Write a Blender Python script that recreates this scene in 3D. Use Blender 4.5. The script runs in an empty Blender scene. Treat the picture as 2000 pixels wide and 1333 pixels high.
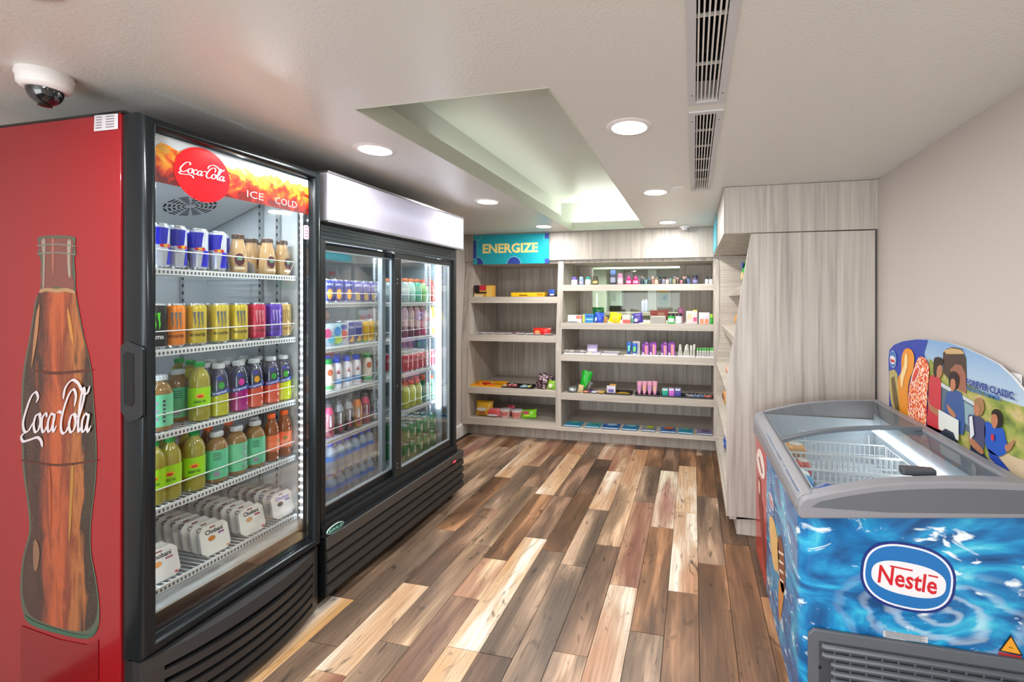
import bpy, bmesh, math, random
from mathutils import Vector, Matrix
random.seed(7)
S = bpy.context.scene
COL = S.collection
# ---------------------------------------------------------------- camera
F = 870.0; TH = math.atan(196/870); H = 1.48; U0 = 1159.0; V0 = 584.0
CT, ST = math.cos(TH), math.sin(TH)
cd = bpy.data.cameras.new('camera'); cam = bpy.data.objects.new('camera', cd); COL.objects.link(cam)
cam.location = (0, 0, H); cam.rotation_euler = (math.pi/2, 0, TH)
cd.sensor_width = 36; cd.lens = F*36/2000; cd.shift_x = (1000-U0)/2000; cd.shift_y = (V0-666.5)/2000; cd.clip_start = .02
S.camera = cam
# ---------------------------------------------------------------- world, light, exposure
W = bpy.data.worlds.new('world'); S.world = W; W.use_nodes = True
W.node_tree.nodes['Background'].inputs[0].default_value = (.93, .96, 1, 1)
W.node_tree.nodes['Background'].inputs[1].default_value = 1.15
vs = S.view_settings; vs.view_transform = 'Standard'; vs.look = 'None'; vs.gamma = 1; vs.use_curve_mapping = False
vs.exposure = 1.05
S.cycles.use_denoising = True; S.cycles.sample_clamp_indirect = 6; S.cycles.max_bounces = 10
S.cycles.transparent_max_bounces = 24; S.cycles.caustics_reflective = False; S.cycles.caustics_refractive = False
CEIL = 2.18
DOWN_W = 5.0
def lamp(name, kind, loc, power, size=.14, color=(1, 1, 1), rot=(0, 0, 0), shape='DISK', sy=None):
    l = bpy.data.lights.new(name, kind); l.energy = power; l.color = color
    if kind == 'AREA':
        l.shape = shape; l.size = size
        if sy: l.size_y = sy
    o = bpy.data.objects.new(name, l); COL.objects.link(o); o.location = loc; o.rotation_euler = rot
    return o
# added soft fill panel behind the camera, tilted up to brighten room and ceiling
lamp('rear_fill', 'AREA', (-.6, -2.3, .9), 36, 3.0, (.97, .985, 1), (math.radians(108), 0, 0), 'RECTANGLE', 1.7)
# ---------------------------------------------------------------- helpers
def ray(u, v):
    a = (u-U0)/F; b = (V0-v)/F
    return (CT*a-ST, ST*a+CT, b)
def onX(u, v, X):
    r = ray(u, v); t = X/r[0]; return Vector((X, r[1]*t, H+r[2]*t))
def onY(u, v, Y):
    r = ray(u, v); t = Y/r[1]; return Vector((r[0]*t, Y, H+r[2]*t))
def yu(u, X): return onX(u, V0, X).y
def xu(u, Y): return onY(u, V0, Y).x
def rgb(h):
    if not isinstance(h, str): return tuple(h)
    h = h.lstrip('#'); c = [int(h[i:i+2], 16)/255 for i in (0, 2, 4)]
    return tuple(x/12.92 if x <= .04045 else ((x+.055)/1.055)**2.4 for x in c)
MATS = {}
def mat(name, col='888888', rough=.5, metal=0, emit=0, coat=0, alpha=None, trans=0, spec=.5):
    if name in MATS: return MATS[name]
    m = bpy.data.materials.new(name); m.use_nodes = True; MATS[name] = m
    b = m.node_tree.nodes['Principled BSDF']; c = rgb(col)
    b.inputs['Base Color'].default_value = (*c, 1); b.inputs['Roughness'].default_value = rough
    b.inputs['Metallic'].default_value = metal; b.inputs['Coat Weight'].default_value = coat
    b.inputs['Specular IOR Level'].default_value = spec
    b.inputs['Transmission Weight'].default_value = trans
    if emit:
        b.inputs['Emission Color'].default_value = (*c, 1); b.inputs['Emission Strength'].default_value = emit
    return m
def C(col, rough=.45, coat=0):
    "plain coloured plastic / print, cached by colour"
    return mat('print_%s_%d' % (col, rough*100), col, rough, coat=coat)
def nodes(m): return m.node_tree.nodes, m.node_tree.links
def N(m, t, **kw):
    n = m.node_tree.nodes.new(t)
    for k, v in kw.items():
        if k in n.inputs.keys(): n.inputs[k].default_value = v
        else: setattr(n, k, v)
    return n
def ramp(m, stops, interp='LINEAR'):
    r = N(m, 'ShaderNodeValToRGB'); e = r.color_ramp.elements; r.color_ramp.interpolation = interp
    while len(e) < len(stops): e.new(.5)
    for i, (p, c) in enumerate(stops): e[i].position = p; e[i].color = (*rgb(c), 1)
    return r
def coords(m, scale, kind='pos', rot=(0, 0, 0)):
    if kind == 'pos':
        g = N(m, 'ShaderNodeNewGeometry'); out = g.outputs['Position']
    else:
        g = N(m, 'ShaderNodeTexCoord'); out = g.outputs['Object']
    mp = N(m, 'ShaderNodeMapping'); mp.inputs['Scale'].default_value = scale; mp.inputs['Rotation'].default_value = rot
    m.node_tree.links.new(out, mp.inputs['Vector']); return mp
def bump(m, src, strength, dist=.002):
    b = N(m, 'ShaderNodeBump'); b.inputs['Strength'].default_value = strength; b.inputs['Distance'].default_value = dist
    m.node_tree.links.new(src, b.inputs['Height'])
    m.node_tree.links.new(b.outputs[0], m.node_tree.nodes['Principled BSDF'].inputs['Normal'])
def thin_glass(name, tint=(1, 1, 1), refl=1.0, base=.0, haze=0, hazecol=(1, 1, 1)):
    if name in MATS: return MATS[name]
    m = bpy.data.materials.new(name); m.use_nodes = True; MATS[name] = m; n, l = nodes(m); n.clear()
    out = N(m, 'ShaderNodeOutputMaterial'); tr = N(m, 'ShaderNodeBsdfTransparent'); tr.inputs[0].default_value = (*tint, 1)
    gl = N(m, 'ShaderNodeBsdfGlossy'); gl.inputs['Roughness'].default_value = .03
    fr = N(m, 'ShaderNodeFresnel'); fr.inputs[0].default_value = 1.42
    mu = N(m, 'ShaderNodeMath', operation='MULTIPLY_ADD'); mu.inputs[1].default_value = refl; mu.inputs[2].default_value = base
    mx = N(m, 'ShaderNodeMixShader'); l.new(fr.outputs[0], mu.inputs[0]); l.new(mu.outputs[0], mx.inputs[0])
    src = tr.outputs[0]
    if haze:
        df = N(m, 'ShaderNodeBsdfDiffuse'); df.inputs[0].default_value = (*hazecol, 1)
        m2 = N(m, 'ShaderNodeMixShader'); m2.inputs[0].default_value = haze; l.new(src, m2.inputs[1]); l.new(df.outputs[0], m2.inputs[2]); src = m2.outputs[0]
    l.new(src, mx.inputs[1]); l.new(gl.outputs[0], mx.inputs[2]); l.new(mx.outputs[0], out.inputs[0])
    return m
def emitmat(name, col, s):
    if name in MATS: return MATS[name]
    m = bpy.data.materials.new(name); m.use_nodes = True; MATS[name] = m; n, l = nodes(m); n.clear()
    out = N(m, 'ShaderNodeOutputMaterial'); e = N(m, 'ShaderNodeEmission'); e.inputs[0].default_value = (*rgb(col), 1); e.inputs[1].default_value = s
    l.new(e.outputs[0], out.inputs[0]); return m
# ---- bmesh shapes
def BM(): return bmesh.new()
def obj(name, bm, mats, parent=None, smooth=False, bev=0, loc=None):
    me = bpy.data.meshes.new(name)
    bmesh.ops.recalc_face_normals(bm, faces=bm.faces[:])
    if bev: bmesh.ops.bevel(bm, geom=bm.edges[:], offset=bev, segments=2, affect='EDGES', profile=.5)
    bm.to_mesh(me); bm.free()
    if not isinstance(mats, (list, tuple)): mats = [mats]
    for m in mats: me.materials.append(m)
    if smooth:
        for p in me.polygons: p.use_smooth = True
        try: me.set_sharp_from_angle(angle=math.radians(38))
        except Exception: pass
    o = bpy.data.objects.new(name, me); COL.objects.link(o)
    if parent: o.parent = parent
    if loc: o.location = loc
    return o
def tag(o, label=None, cat=None, group=None, kind=None):
    if label: o['label'] = label
    if cat: o['category'] = cat
    if group: o['group'] = group
    if kind: o['kind'] = kind
    return o
def empty(name, loc, label, cat, group=None, rz=0):
    o = bpy.data.objects.new(name, None); COL.objects.link(o); o.location = loc; o.rotation_euler.z = rz
    o.empty_display_size = .1
    return tag(o, label, cat, group)
def box(bm, x0, x1, y0, y1, z0, z1, mi=0):
    v = [bm.verts.new(p) for p in ((x0, y0, z0), (x1, y0, z0), (x1, y1, z0), (x0, y1, z0), (x0, y0, z1), (x1, y0, z1), (x1, y1, z1), (x0, y1, z1))]
    fs = []
    for q in ((0, 3, 2, 1), (4, 5, 6, 7), (0, 1, 5, 4), (1, 2, 6, 5), (2, 3, 7, 6), (3, 0, 4, 7)):
        f = bm.faces.new([v[i] for i in q]); f.material_index = mi; fs.append(f)
    return v
def prism(bm, pts, ax, a0, a1, mi=0):
    def P(p, a): return {'x': (a, p[0], p[1]), 'y': (p[0], a, p[1]), 'z': (p[0], p[1], a)}[ax]
    A = [bm.verts.new(P(p, a0)) for p in pts]; B = [bm.verts.new(P(p, a1)) for p in pts]
    n = len(pts); fs = [bm.faces.new(A), bm.faces.new(B[::-1])]
    for i in range(n): fs.append(bm.faces.new([A[i], B[i], B[(i+1) % n], A[(i+1) % n]]))
    for f in fs: f.material_index = mi
    return fs
def lathe(bm, prof, seg=20, cx=0, cy=0, mi=0, a0=0, a1=2*math.pi):
    full = abs(a1-a0-2*math.pi) < 1e-6; rings = []
    for p in prof:
        r, z = p[0], p[1]
        if r < 1e-6: rings.append([bm.verts.new((cx, cy, z))])
        else: rings.append([bm.verts.new((cx+r*math.cos(a0+(a1-a0)*i/seg), cy+r*math.sin(a0+(a1-a0)*i/seg), z)) for i in range(seg if full else seg+1)])
    for k in range(len(prof)-1):
        A, B = rings[k], rings[k+1]; m = prof[k+1][2] if len(prof[k+1]) > 2 else mi
        for i in range(seg):
            j = (i+1) % seg if full else i+1
            try:
                if len(A) == 1 and len(B) == 1: continue
                if len(A) == 1: f = bm.faces.new([A[0], B[i], B[j]])
                elif len(B) == 1: f = bm.faces.new([A[i], B[0], A[j]])
                else: f = bm.faces.new([A[i], B[i], B[j], A[j]])
                f.material_index = m
            except ValueError: pass
def tube(bm, pts, r, seg=6, mi=0, closed=False):
    pts = [Vector(p) for p in pts]; n = len(pts); rings = []
    for i, p in enumerate(pts):
        if closed: d = pts[(i+1) % n]-pts[i-1]
        else: d = pts[min(i+1, n-1)]-pts[max(i-1, 0)]
        d.normalize(); a = Vector((0, 0, 1)) if abs(d.z) < .9 else Vector((1, 0, 0))
        s = d.cross(a).normalized(); t = d.cross(s)
        rr = r[i] if isinstance(r, (list, tuple)) else r
        rings.append([bm.verts.new(p+(s*math.cos(2*math.pi*k/seg)+t*math.sin(2*math.pi*k/seg))*rr) for k in range(seg)])
    for i in range(n if closed else n-1):
        A, B = rings[i], rings[(i+1) % n]
        for k in range(seg):
            f = bm.faces.new([A[k], A[(k+1) % seg], B[(k+1) % seg], B[k]]); f.material_index = mi
    if not closed:
        for R, s in ((rings[0], -1), (rings[-1], 1)):
            f = bm.faces.new(R if s > 0 else R[::-1]); f.material_index = mi
def wire(bm, a, b, r=.0018, mi=0): tube(bm, (a, b), r, 4, mi)
def poly(bm, pts, mi=0):
    f = bm.faces.new([bm.verts.new(p) for p in pts]); f.material_index = mi; return f
def smoothpts(P, k=5, closed=False):
    P = [tuple(p) for p in P]; n = len(P); out = []
    for i in range(n if closed else n-1):
        g = (lambda j: P[j % n]) if closed else (lambda j: P[max(0, min(n-1, j))])
        p0, p1, p2, p3 = g(i-1), g(i), g(i+1), g(i+2)
        for s in range(k):
            t = s/k
            out.append(tuple(.5*((2*b)+(-a+c)*t+(2*a-5*b+4*c-d)*t*t+(-a+3*b-3*c+d)*t**3) for a, b, c, d in zip(p0, p1, p2, p3)))
    if not closed: out.append(P[-1])
    return out
def ell(cx, cy, rx, ry, n=28, a0=0, a1=2*math.pi, rot=0):
    r = []
    for i in range(n):
        a = a0+(a1-a0)*i/n; x = rx*math.cos(a); y = ry*math.sin(a)
        r.append((cx+x*math.cos(rot)-y*math.sin(rot), cy+x*math.sin(rot)+y*math.cos(rot)))
    return r
def ribbon(bm, pts, w, M, mi=0, pen=None, slant=0, off=(0, 0, 0)):
    "flat stroke through 2d points mapped by M(x,y); pen = calligraphic width by direction"
    n = len(pts); L = []; R = []
    for i in range(n):
        a = pts[max(0, i-1)]; b = pts[min(n-1, i+1)]; dx, dy = b[0]-a[0], b[1]-a[1]; l = math.hypot(dx, dy) or 1; nx, ny = -dy/l, dx/l
        ww = w
        if pen is not None:
            ang = math.atan2(dy, dx); ww = w*(.28+.72*abs(math.sin(ang-pen))); e = min(i, n-1-i)/max(1, n*.12); ww *= min(1, .35+e)
        x, y = pts[i]
        L.append((x+nx*ww/2, y+ny*ww/2)); R.append((x-nx*ww/2, y-ny*ww/2))
    sh = lambda p: (p[0]+slant*p[1], p[1])
    A = [bm.verts.new(Vector(M(*sh(p)))+Vector(off)*(i/n)) for i, p in enumerate(L)]; B = [bm.verts.new(Vector(M(*sh(p)))+Vector(off)*(i/n)) for i, p in enumerate(R)]
    for i in range(n-1):
        f = bm.faces.new([A[i], A[i+1], B[i+1], B[i]]); f.material_index = mi
TXT = {}
def text2d(s, bold=0):
    k = (s, bold)
    if k not in TXT:
        c = bpy.data.curves.new('t', 'FONT'); c.body = s; c.size = 1; c.offset = bold; c.resolution_u = 2; c.align_x = 'CENTER'
        o = bpy.data.objects.new('t', c); COL.objects.link(o)
        dg = bpy.context.evaluated_depsgraph_get(); me = o.evaluated_get(dg).to_mesh()
        vv = [(v.co.x, v.co.y) for v in me.vertices]; ff = [tuple(p.vertices) for p in me.polygons]
        o.evaluated_get(dg).to_mesh_clear(); bpy.data.objects.remove(o); bpy.data.curves.remove(c)
        if vv:
            x0 = min(v[0] for v in vv); x1 = max(v[0] for v in vv); vv = [(v[0]-(x0+x1)/2, v[1]) for v in vv]
            TXT[k] = (vv, ff, x1-x0, max(v[1] for v in vv))
        else: TXT[k] = (vv, ff, 1, 1)
    return TXT[k]
def text(bm, s, M, width, height=None, bold=.02, mi=0):
    vv, ff, w, h = text2d(s, bold); sx = width/w; sy = (height/h) if height else sx
    V = [bm.verts.new(M(x*sx, y*sy)) for x, y in vv]
    for f in ff:
        try: bm.faces.new([V[i] for i in f]).material_index = mi
        except ValueError: pass
COLA = [  # flowing script, one stroke per list, x-height 1
 [(1.55, 1.55), (1.75, 1.85), (1.45, 2.1), (.95, 1.85), (.45, 1.1), (.2, .45), (.45, .02), (.9, .08), (1.35, .5)],
 [(.55, -.02), (.1, -.25), (.35, -.5), (1.1, -.42), (1.9, -.3), (2.35, -.45), (2.6, -.8)],
 [(2.05, .95), (1.65, .85), (1.45, .4), (1.65, .02), (2.0, .1), (2.2, .55), (2.05, .95), (2.3, .85)],
 [(2.95, .8), (2.75, .98), (2.4, .7), (2.4, .2), (2.65, 0), (3.05, .35)],
 [(3.7, .9), (3.4, .95), (3.1, .55), (3.15, .08), (3.45, .1), (3.75, .6), (3.8, .95), (3.68, .3), (3.8, .03), (4.1, .35)],
 [(4.05, 1.0), (4.3, 1.08), (4.6, 1.02)],
 [(6.0, 1.35), (6.15, 1.9), (5.85, 2.25), (5.35, 2.0), (4.85, 1.25), (4.6, .5), (4.75, .0), (5.2, .0), (5.7, .55)],
 [(4.7, 1.75), (4.9, 2.35), (5.6, 2.75), (6.3, 2.6), (6.9, 2.15), (7.4, 2.05), (7.7, 2.45)],
 [(6.1, .95), (5.75, .85), (5.55, .4), (5.75, .02), (6.1, .1), (6.3, .55), (6.1, .95), (6.45, .8)],
 [(6.5, .5), (6.95, 1.4), (7.15, 2.1), (6.95, 2.3), (6.7, 1.6), (6.6, .6), (6.7, .03), (7.0, .3)],
 [(7.65, .9), (7.35, .95), (7.05, .55), (7.1, .08), (7.4, .1), (7.7, .6), (7.75, .95), (7.65, .3), (7.8, .03), (8.1, .35)]]
def cola_script(bm, M, x0, z0, width, height, mi=0, w=.34, off=(0, 0, 0)):
    sx = width/8.6; sy = height/3.6
    def MM(x, y): return M(x0+(x+.1)*sx, z0+(y+.8)*sy)
    for k, st in enumerate(COLA): ribbon(bm, smoothpts(st, 6), w, (lambda x, y, k=k: Vector(MM(x, y))+Vector(off)*k), mi, pen=.35, slant=.12, off=Vector(off)*.9)
WORD = ['', 'first', 'second', 'third', 'fourth', 'fifth', 'sixth', 'seventh', 'eighth', 'ninth', 'tenth', 'eleventh', 'twelfth', 'thirteenth', 'fourteenth']
# ---- prototypes: lists of (part name, mesh)
class Proto:
    def __init__(s, name, body, parts=()): s.name = name; s.body = body; s.parts = parts
    def put(s, loc, label, cat, group=None, rz=0, sc=(1, 1, 1), rx=0, ry=0):
        o = bpy.data.objects.new(s.name, s.body); COL.objects.link(o); o.location = loc; o.rotation_euler = (rx, ry, rz); o.scale = sc
        tag(o, label, cat, group)
        for pn, me in s.parts:
            c = bpy.data.objects.new(pn, me); COL.objects.link(c); c.parent = o
        return o
def mesh(bm, mats, smooth=True, name='m', bev=0):
    me = bpy.data.meshes.new(name); bmesh.ops.recalc_face_normals(bm, faces=bm.faces[:])
    if bev: bmesh.ops.bevel(bm, geom=bm.edges[:], offset=bev, segments=2, affect='EDGES', profile=.5)
    bm.to_mesh(me); bm.free()
    for m in (mats if isinstance(mats, (list, tuple)) else [mats]): me.materials.append(m)
    if smooth:
        for p in me.polygons: p.use_smooth = True
        try: me.set_sharp_from_angle(angle=math.radians(38))
        except Exception: pass
    return me
def cyl(R): return lambda x, y, e=.0006: ((R+e)*math.cos(x/R), (R+e)*math.sin(x/R), y)   # arc length, height
def wpoly(bm, pts, R, mi=0, e=.0006):
    "patch wrapped on a cylinder of radius R about z: star-filled and subdivided across"
    xs = [p[0] for p in pts]; n = max(2, int((max(xs)-min(xs))/(R*.25))+1)
    tmp = bmesh.new(); f = tmp.faces.new([tmp.verts.new((p[0], p[1], 0)) for p in pts])
    for i in range(1, n):
        x = min(xs)+(max(xs)-min(xs))*i/n
        bmesh.ops.bisect_plane(tmp, geom=tmp.verts[:]+tmp.edges[:]+tmp.faces[:], plane_co=(x, 0, 0), plane_no=(1, 0, 0))
    mp = {v: bm.verts.new(((R+e)*math.cos(v.co.x/R), (R+e)*math.sin(v.co.x/R), v.co.y)) for v in tmp.verts}
    for f in tmp.faces: bm.faces.new([mp[v] for v in f.verts]).material_index = mi
    tmp.free()
ALU = mat('aluminium', 'c8ccd0', .25, 1)
def can(body, R=.033, Hh=.157, prints=(), rough=.22, two=None):
    "drinks can: body with neck and rim; prints = list of fn(bm)"
    b = BM(); t = R*.8
    lathe(b, [(0, .004, 0), (R*.72, .003, 0), (R*.8, 0, 0), (R*.97, .008, 0), (R, .014, 1), (R, Hh-.016, 1), (R*.9, Hh-.006, 1), (R*.84, Hh-.003, 0), (R*.84, Hh, 0), (R*.76, Hh, 0), (R*.74, Hh-.005, 0), (0, Hh-.005, 0)], 22)
    tm = [ALU, mat('can_'+body, body, rough, .35, coat=.3)]
    me = mesh(b, tm); parts = []
    for pn, mts, fn in prints:
        pb = BM(); fn(pb, R, Hh); parts.append((pn, mesh(pb, mts, name=pn)))
    tb = BM(); tube(tb, [(-.012, 0, Hh-.003), (0, .006, Hh-.003), (.012, 0, Hh-.003), (0, -.006, Hh-.003)], .0015, 4, closed=True)
    parts.append(('pull_tab', mesh(tb, ALU, name='pull_tab')))
    return Proto('drink_can', me, parts)
def bottle(prof, mats, cap, capprof, sleeve=None, name='drink_bottle', prints=(), seg=22):
    b = BM(); lathe(b, prof, seg); me = mesh(b, mats); parts = []
    if capprof:
        c = BM(); r, z0, z1 = capprof; pr = [(0, z0), (r, z0), (r, z1-.003), (r*.9, z1), (0, z1)]; lathe(c, pr, 18)
        for i in range(18):
            a = 2*math.pi*i/18; wire(c, (r*math.cos(a), r*math.sin(a), z0+.002), (r*math.cos(a), r*math.sin(a), z1-.004), .0009)
        parts.append(('cap', mesh(c, cap, name='cap')))
    if sleeve:
        sm, r, z0, z1 = sleeve; s = BM(); lathe(s, [(r+.0005, z0), (r+.0008, z1)], seg); parts.append(('label_sleeve', mesh(s, sm, name='label_sleeve')))
    for pn, mts, fn in prints:
        pb = BM(); fn(pb); parts.append((pn, mesh(pb, mts, name=pn)))
    return Proto(name, me, parts)
# ================================================================ surface materials
def m_ceiling():
    m = mat('ceiling_paint', 'dddcd6', .33); mp = coords(m, (1, 1, 1)); n = N(m, 'ShaderNodeTexNoise'); n.inputs['Scale'].default_value = 95; n.inputs['Detail'].default_value = 3
    m.node_tree.links.new(mp.outputs[0], n.inputs['Vector']); bump(m, n.outputs[0], .35, .003); return m
def m_wall(name, col):
    m = mat(name, col, .6); mp = coords(m, (1, 1, 1)); n = N(m, 'ShaderNodeTexNoise'); n.inputs['Scale'].default_value = 140
    m.node_tree.links.new(mp.outputs[0], n.inputs['Vector']); bump(m, n.outputs[0], .15, .002); return m
def m_laminate(name, horiz=False, dark='8f887e', mid='b5ada3', light='cdc5bb'):
    m = mat(name, mid, .5); n, l = nodes(m)
    sc = (1.6, 1.6, 90) if horiz else (48, 48, 1.5)
    mp = coords(m, sc); a = N(m, 'ShaderNodeTexNoise'); a.inputs['Scale'].default_value = 1; a.inputs['Detail'].default_value = 5; a.inputs['Distortion'].default_value = .6
    l.new(mp.outputs[0], a.inputs['Vector'])
    mp2 = coords(m, (.5, .5, 8) if horiz else (16, 16, .9)); b2 = N(m, 'ShaderNodeTexNoise'); b2.inputs['Scale'].default_value = 1; b2.inputs['Detail'].default_value = 3
    l.new(mp2.outputs[0], b2.inputs['Vector'])
    ad = N(m, 'ShaderNodeMath', operation='MULTIPLY_ADD'); ad.inputs[1].default_value = .55
    mu = N(m, 'ShaderNodeMath', operation='MULTIPLY'); mu.inputs[1].default_value = .45; l.new(b2.outputs[0], mu.inputs[0]); l.new(a.outputs[0], ad.inputs[0]); l.new(mu.outputs[0], ad.inputs[2])
    r = ramp(m, [(.30, dark), (.45, mid), (.60, light)]); l.new(ad.outputs[0], r.inputs[0]); l.new(r.outputs[0], n['Principled BSDF'].inputs['Base Color'])
    bump(m, a.outputs[0], .12, .001); return m
def m_plank():
    m = mat('plank_vinyl', '806040', .38); n, l = nodes(m); info = N(m, 'ShaderNodeObjectInfo')
    g = N(m, 'ShaderNodeNewGeometry'); off = N(m, 'ShaderNodeVectorMath', operation='MULTIPLY_ADD')
    cb = N(m, 'ShaderNodeCombineXYZ'); l.new(info.outputs['Random'], cb.inputs[2])
    sc = N(m, 'ShaderNodeVectorMath', operation='SCALE'); sc.inputs['Scale'].default_value = 60; l.new(cb.outputs[0], sc.inputs[0])
    ad = N(m, 'ShaderNodeVectorMath', operation='ADD'); l.new(g.outputs['Position'], ad.inputs[0]); l.new(sc.outputs[0], ad.inputs[1])
    def noise(scale, s, det=4, dist=.0):
        mp = N(m, 'ShaderNodeMapping'); mp.inputs['Scale'].default_value = scale; l.new(ad.outputs[0], mp.inputs[0])
        t = N(m, 'ShaderNodeTexNoise'); t.inputs['Scale'].default_value = s; t.inputs['Detail'].default_value = det; t.inputs['Distortion'].default_value = dist; l.new(mp.outputs[0], t.inputs['Vector']); return t
    big = noise((1, .16, 1), 7, 3, .4); fine = noise((1, .045, 1), 90, 5, .2); knot = noise((1, .35, 1), 16, 4, 1.6)
    # broad bands: paler or darker than the board's own tone
    r1 = ramp(m, [(.34, '2e2622'), (.46, '77706a'), (.54, '9a948c'), (.64, 'f0eae4')]); l.new(big.outputs[0], r1.inputs[0])
    mix = N(m, 'ShaderNodeMix', data_type='RGBA', blend_type='OVERLAY'); mix.inputs[0].default_value = .75
    l.new(info.outputs['Color'], mix.inputs[6]); l.new(r1.outputs[0], mix.inputs[7])
    r2 = ramp(m, [(.34, '8a7c70'), (.5, 'd0ccc6'), (.62, 'ffffff')]); l.new(fine.outputs[0], r2.inputs[0])
    mx2 = N(m, 'ShaderNodeMix', data_type='RGBA', blend_type='MULTIPLY'); mx2.inputs[0].default_value = .4; l.new(mix.outputs[2], mx2.inputs[6]); l.new(r2.outputs[0], mx2.inputs[7])
    r3 = ramp(m, [(.27, '2a1a12'), (.39, 'ffffff')]); l.new(knot.outputs[0], r3.inputs[0])
    mx3 = N(m, 'ShaderNodeMix', data_type='RGBA', blend_type='MULTIPLY'); mx3.inputs[0].default_value = .75; l.new(mx2.outputs[2], mx3.inputs[6]); l.new(r3.outputs[0], mx3.inputs[7])
    l.new(mx3.outputs[2], n['Principled BSDF'].inputs['Base Color']); bump(m, fine.outputs[0], .15, .0006); return m
CEILM = m_ceiling(); WALLM = m_wall('wall_paint', 'c3bab3'); LAM = m_laminate('grey_laminate'); LAMH = m_laminate('grey_laminate_edge', True, 'a39b90', 'bdb5aa', 'cfc7bc')
LAMD = LAM
PLANKM = m_plank(); WHITEP = mat('white_paint', 'e6e4e2', .4); COVE = mat('cove_paint', 'c3c8b8', .5)
BLACK = mat('black_plastic', '17191b', .3); BLK2 = mat('black_metal', '26292b', .32, .3); DARKG = mat('dark_gap', '050606', .8)
GUN = mat('gunmetal_frame', '77767a', .3, .6); FRAME = mat('door_frame_black', '1c2225', .22, .2, coat=.3)
LINER = mat('cooler_liner', 'd3dce2', .45); WHT = mat('white_wire', 'e4e8ea', .35)
GLASS = thin_glass('door_glass', (.97, .99, .985), .4, .008); PANE = thin_glass('window_glass', (.9, .95, .91), .45, .01)
LEDM = emitmat('led_white', 'eef4ff', 6); STRIP = emitmat('led_tube', 'eaf2ff', 20)
# ================================================================ structure
def struct(o, kind='structure'): o['kind'] = kind; return o
XL, XR, YB = -2.45, 1.05, 5.2
fb = BM(); box(fb, -2.5, 1.1, -2.6, 5.2, -.05, -.006); floor = struct(obj('floor', fb, mat('underlay', '3a2c22', .8)))
pm = {}
def plank(x0, x1, y0, y1, col):
    k = (round(x1-x0, 3), round(y1-y0, 3))
    if k not in pm:
        b = BM(); w, l = k; g = .0004; e = .0012
        v = [b.verts.new(p) for p in ((g, g, -.006), (w-g, g, -.006), (w-g, l-g, -.006), (g, l-g, -.006), (g+e, g+e, 0), (w-g-e, g+e, 0), (w-g-e, l-g-e, 0), (g+e, l-g-e, 0))]
        for q in ((4, 5, 6, 7), (0, 1, 5, 4), (1, 2, 6, 5), (2, 3, 7, 6), (3, 0, 4, 7)): b.faces.new([v[i] for i in q])
        me = bpy.data.meshes.new('plank'); b.to_mesh(me); b.free(); me.materials.append(PLANKM); pm[k] = me
    o = bpy.data.objects.new('plank', pm[k]); COL.objects.link(o); o.parent = floor; o.location = (x0, y0, 0); o.color = (*col, 1)
TD, TB, TW, TT, TG = (.245, .155, .105), (.34, .185, .10), (.67, .545, .44), (.53, .37, .245), (.37, .265, .19)
PW = .15
cols = {0: [(-.3, TB), (.85, TB), (2.05, TB), (3.76, TD), (5.0, TB), (6.2, TB)],
        1: [(0, TD), (1.0, TB), (2.2, TB), (3.44, TG), (4.6, TB), (5.8, TG)],
        2: [(-.2, TG), (.95, TD), (1.95, TB), (3.07, TW), (4.22, TW), (5.4, TB)],
        3: [(.15, TT), (1.35, TG), (2.65, TB), (3.9, TW), (5.2, TD)],
        4: [(-.3, TW), (.9, TW), (1.95, TW), (3.05, TT), (4.35, TG), (5.3, TB)],
        5: [(.2, TG), (1.3, TG), (2.4, TD), (3.52, TT), (4.7, TW), (5.85, TB)],
        6: [(-.4, TD), (.7, TD), (1.85, TG), (3.2, TG), (4.1, TW), (5.05, TT)],
        7: [(.1, TD), (1.2, TD), (2.3, TG), (3.35, TB), (4.4, TD), (5.4, TW)],
        8: [(-.1, TW), (1.0, TW), (2.3, TW), (3.5, TD), (4.3, TD), (5.5, TG)],
        9: [(.3, TT), (1.5, TT), (2.7, TT), (3.15, TB), (4.3, TW), (5.5, TW)],
        10: [(0, TG), (1.1, TG), (2.25, TT), (3.3, TT), (4.45, TD), (5.4, TB)],
        11: [(-.2, TW), (.9, TT), (2.0, TW), (2.75, TD), (3.9, TG), (5.0, TT)]}
rr = random.Random(5)
for c in range(-6, 18):
    x0 = .023+PW-PW*c
    if x0 < -2.46 or x0 > 1.04: continue
    lst = cols.get(c)
    if not lst:
        y = -.6+rr.random()*.9; lst = []
        while y < 6.9: lst.append((y, rr.choice([TD, TB, TW, TT, TG, TB, TG]))); y += rr.uniform(1.1, 1.3)
    lst = [(y*.745, t) for y, t in lst]
    if lst[0][0] > -.3: lst = [(lst[0][0]-.9, rr.choice([TD, TB, TT]))]+lst
    for i, (y, t) in enumerate(lst):
        ye = lst[i+1][0] if i+1 < len(lst) else 4.6
        if y > 4.55: continue
        if ye < .2 or (x0 > .36 and y > .9): continue
        if x0 < -1.95 and ye < 2.6: continue
        j = 1+rr.uniform(-.12, .12)
        plank(x0, x0+PW, y, min(ye, 4.6), tuple(q*j for q in t))
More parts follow.
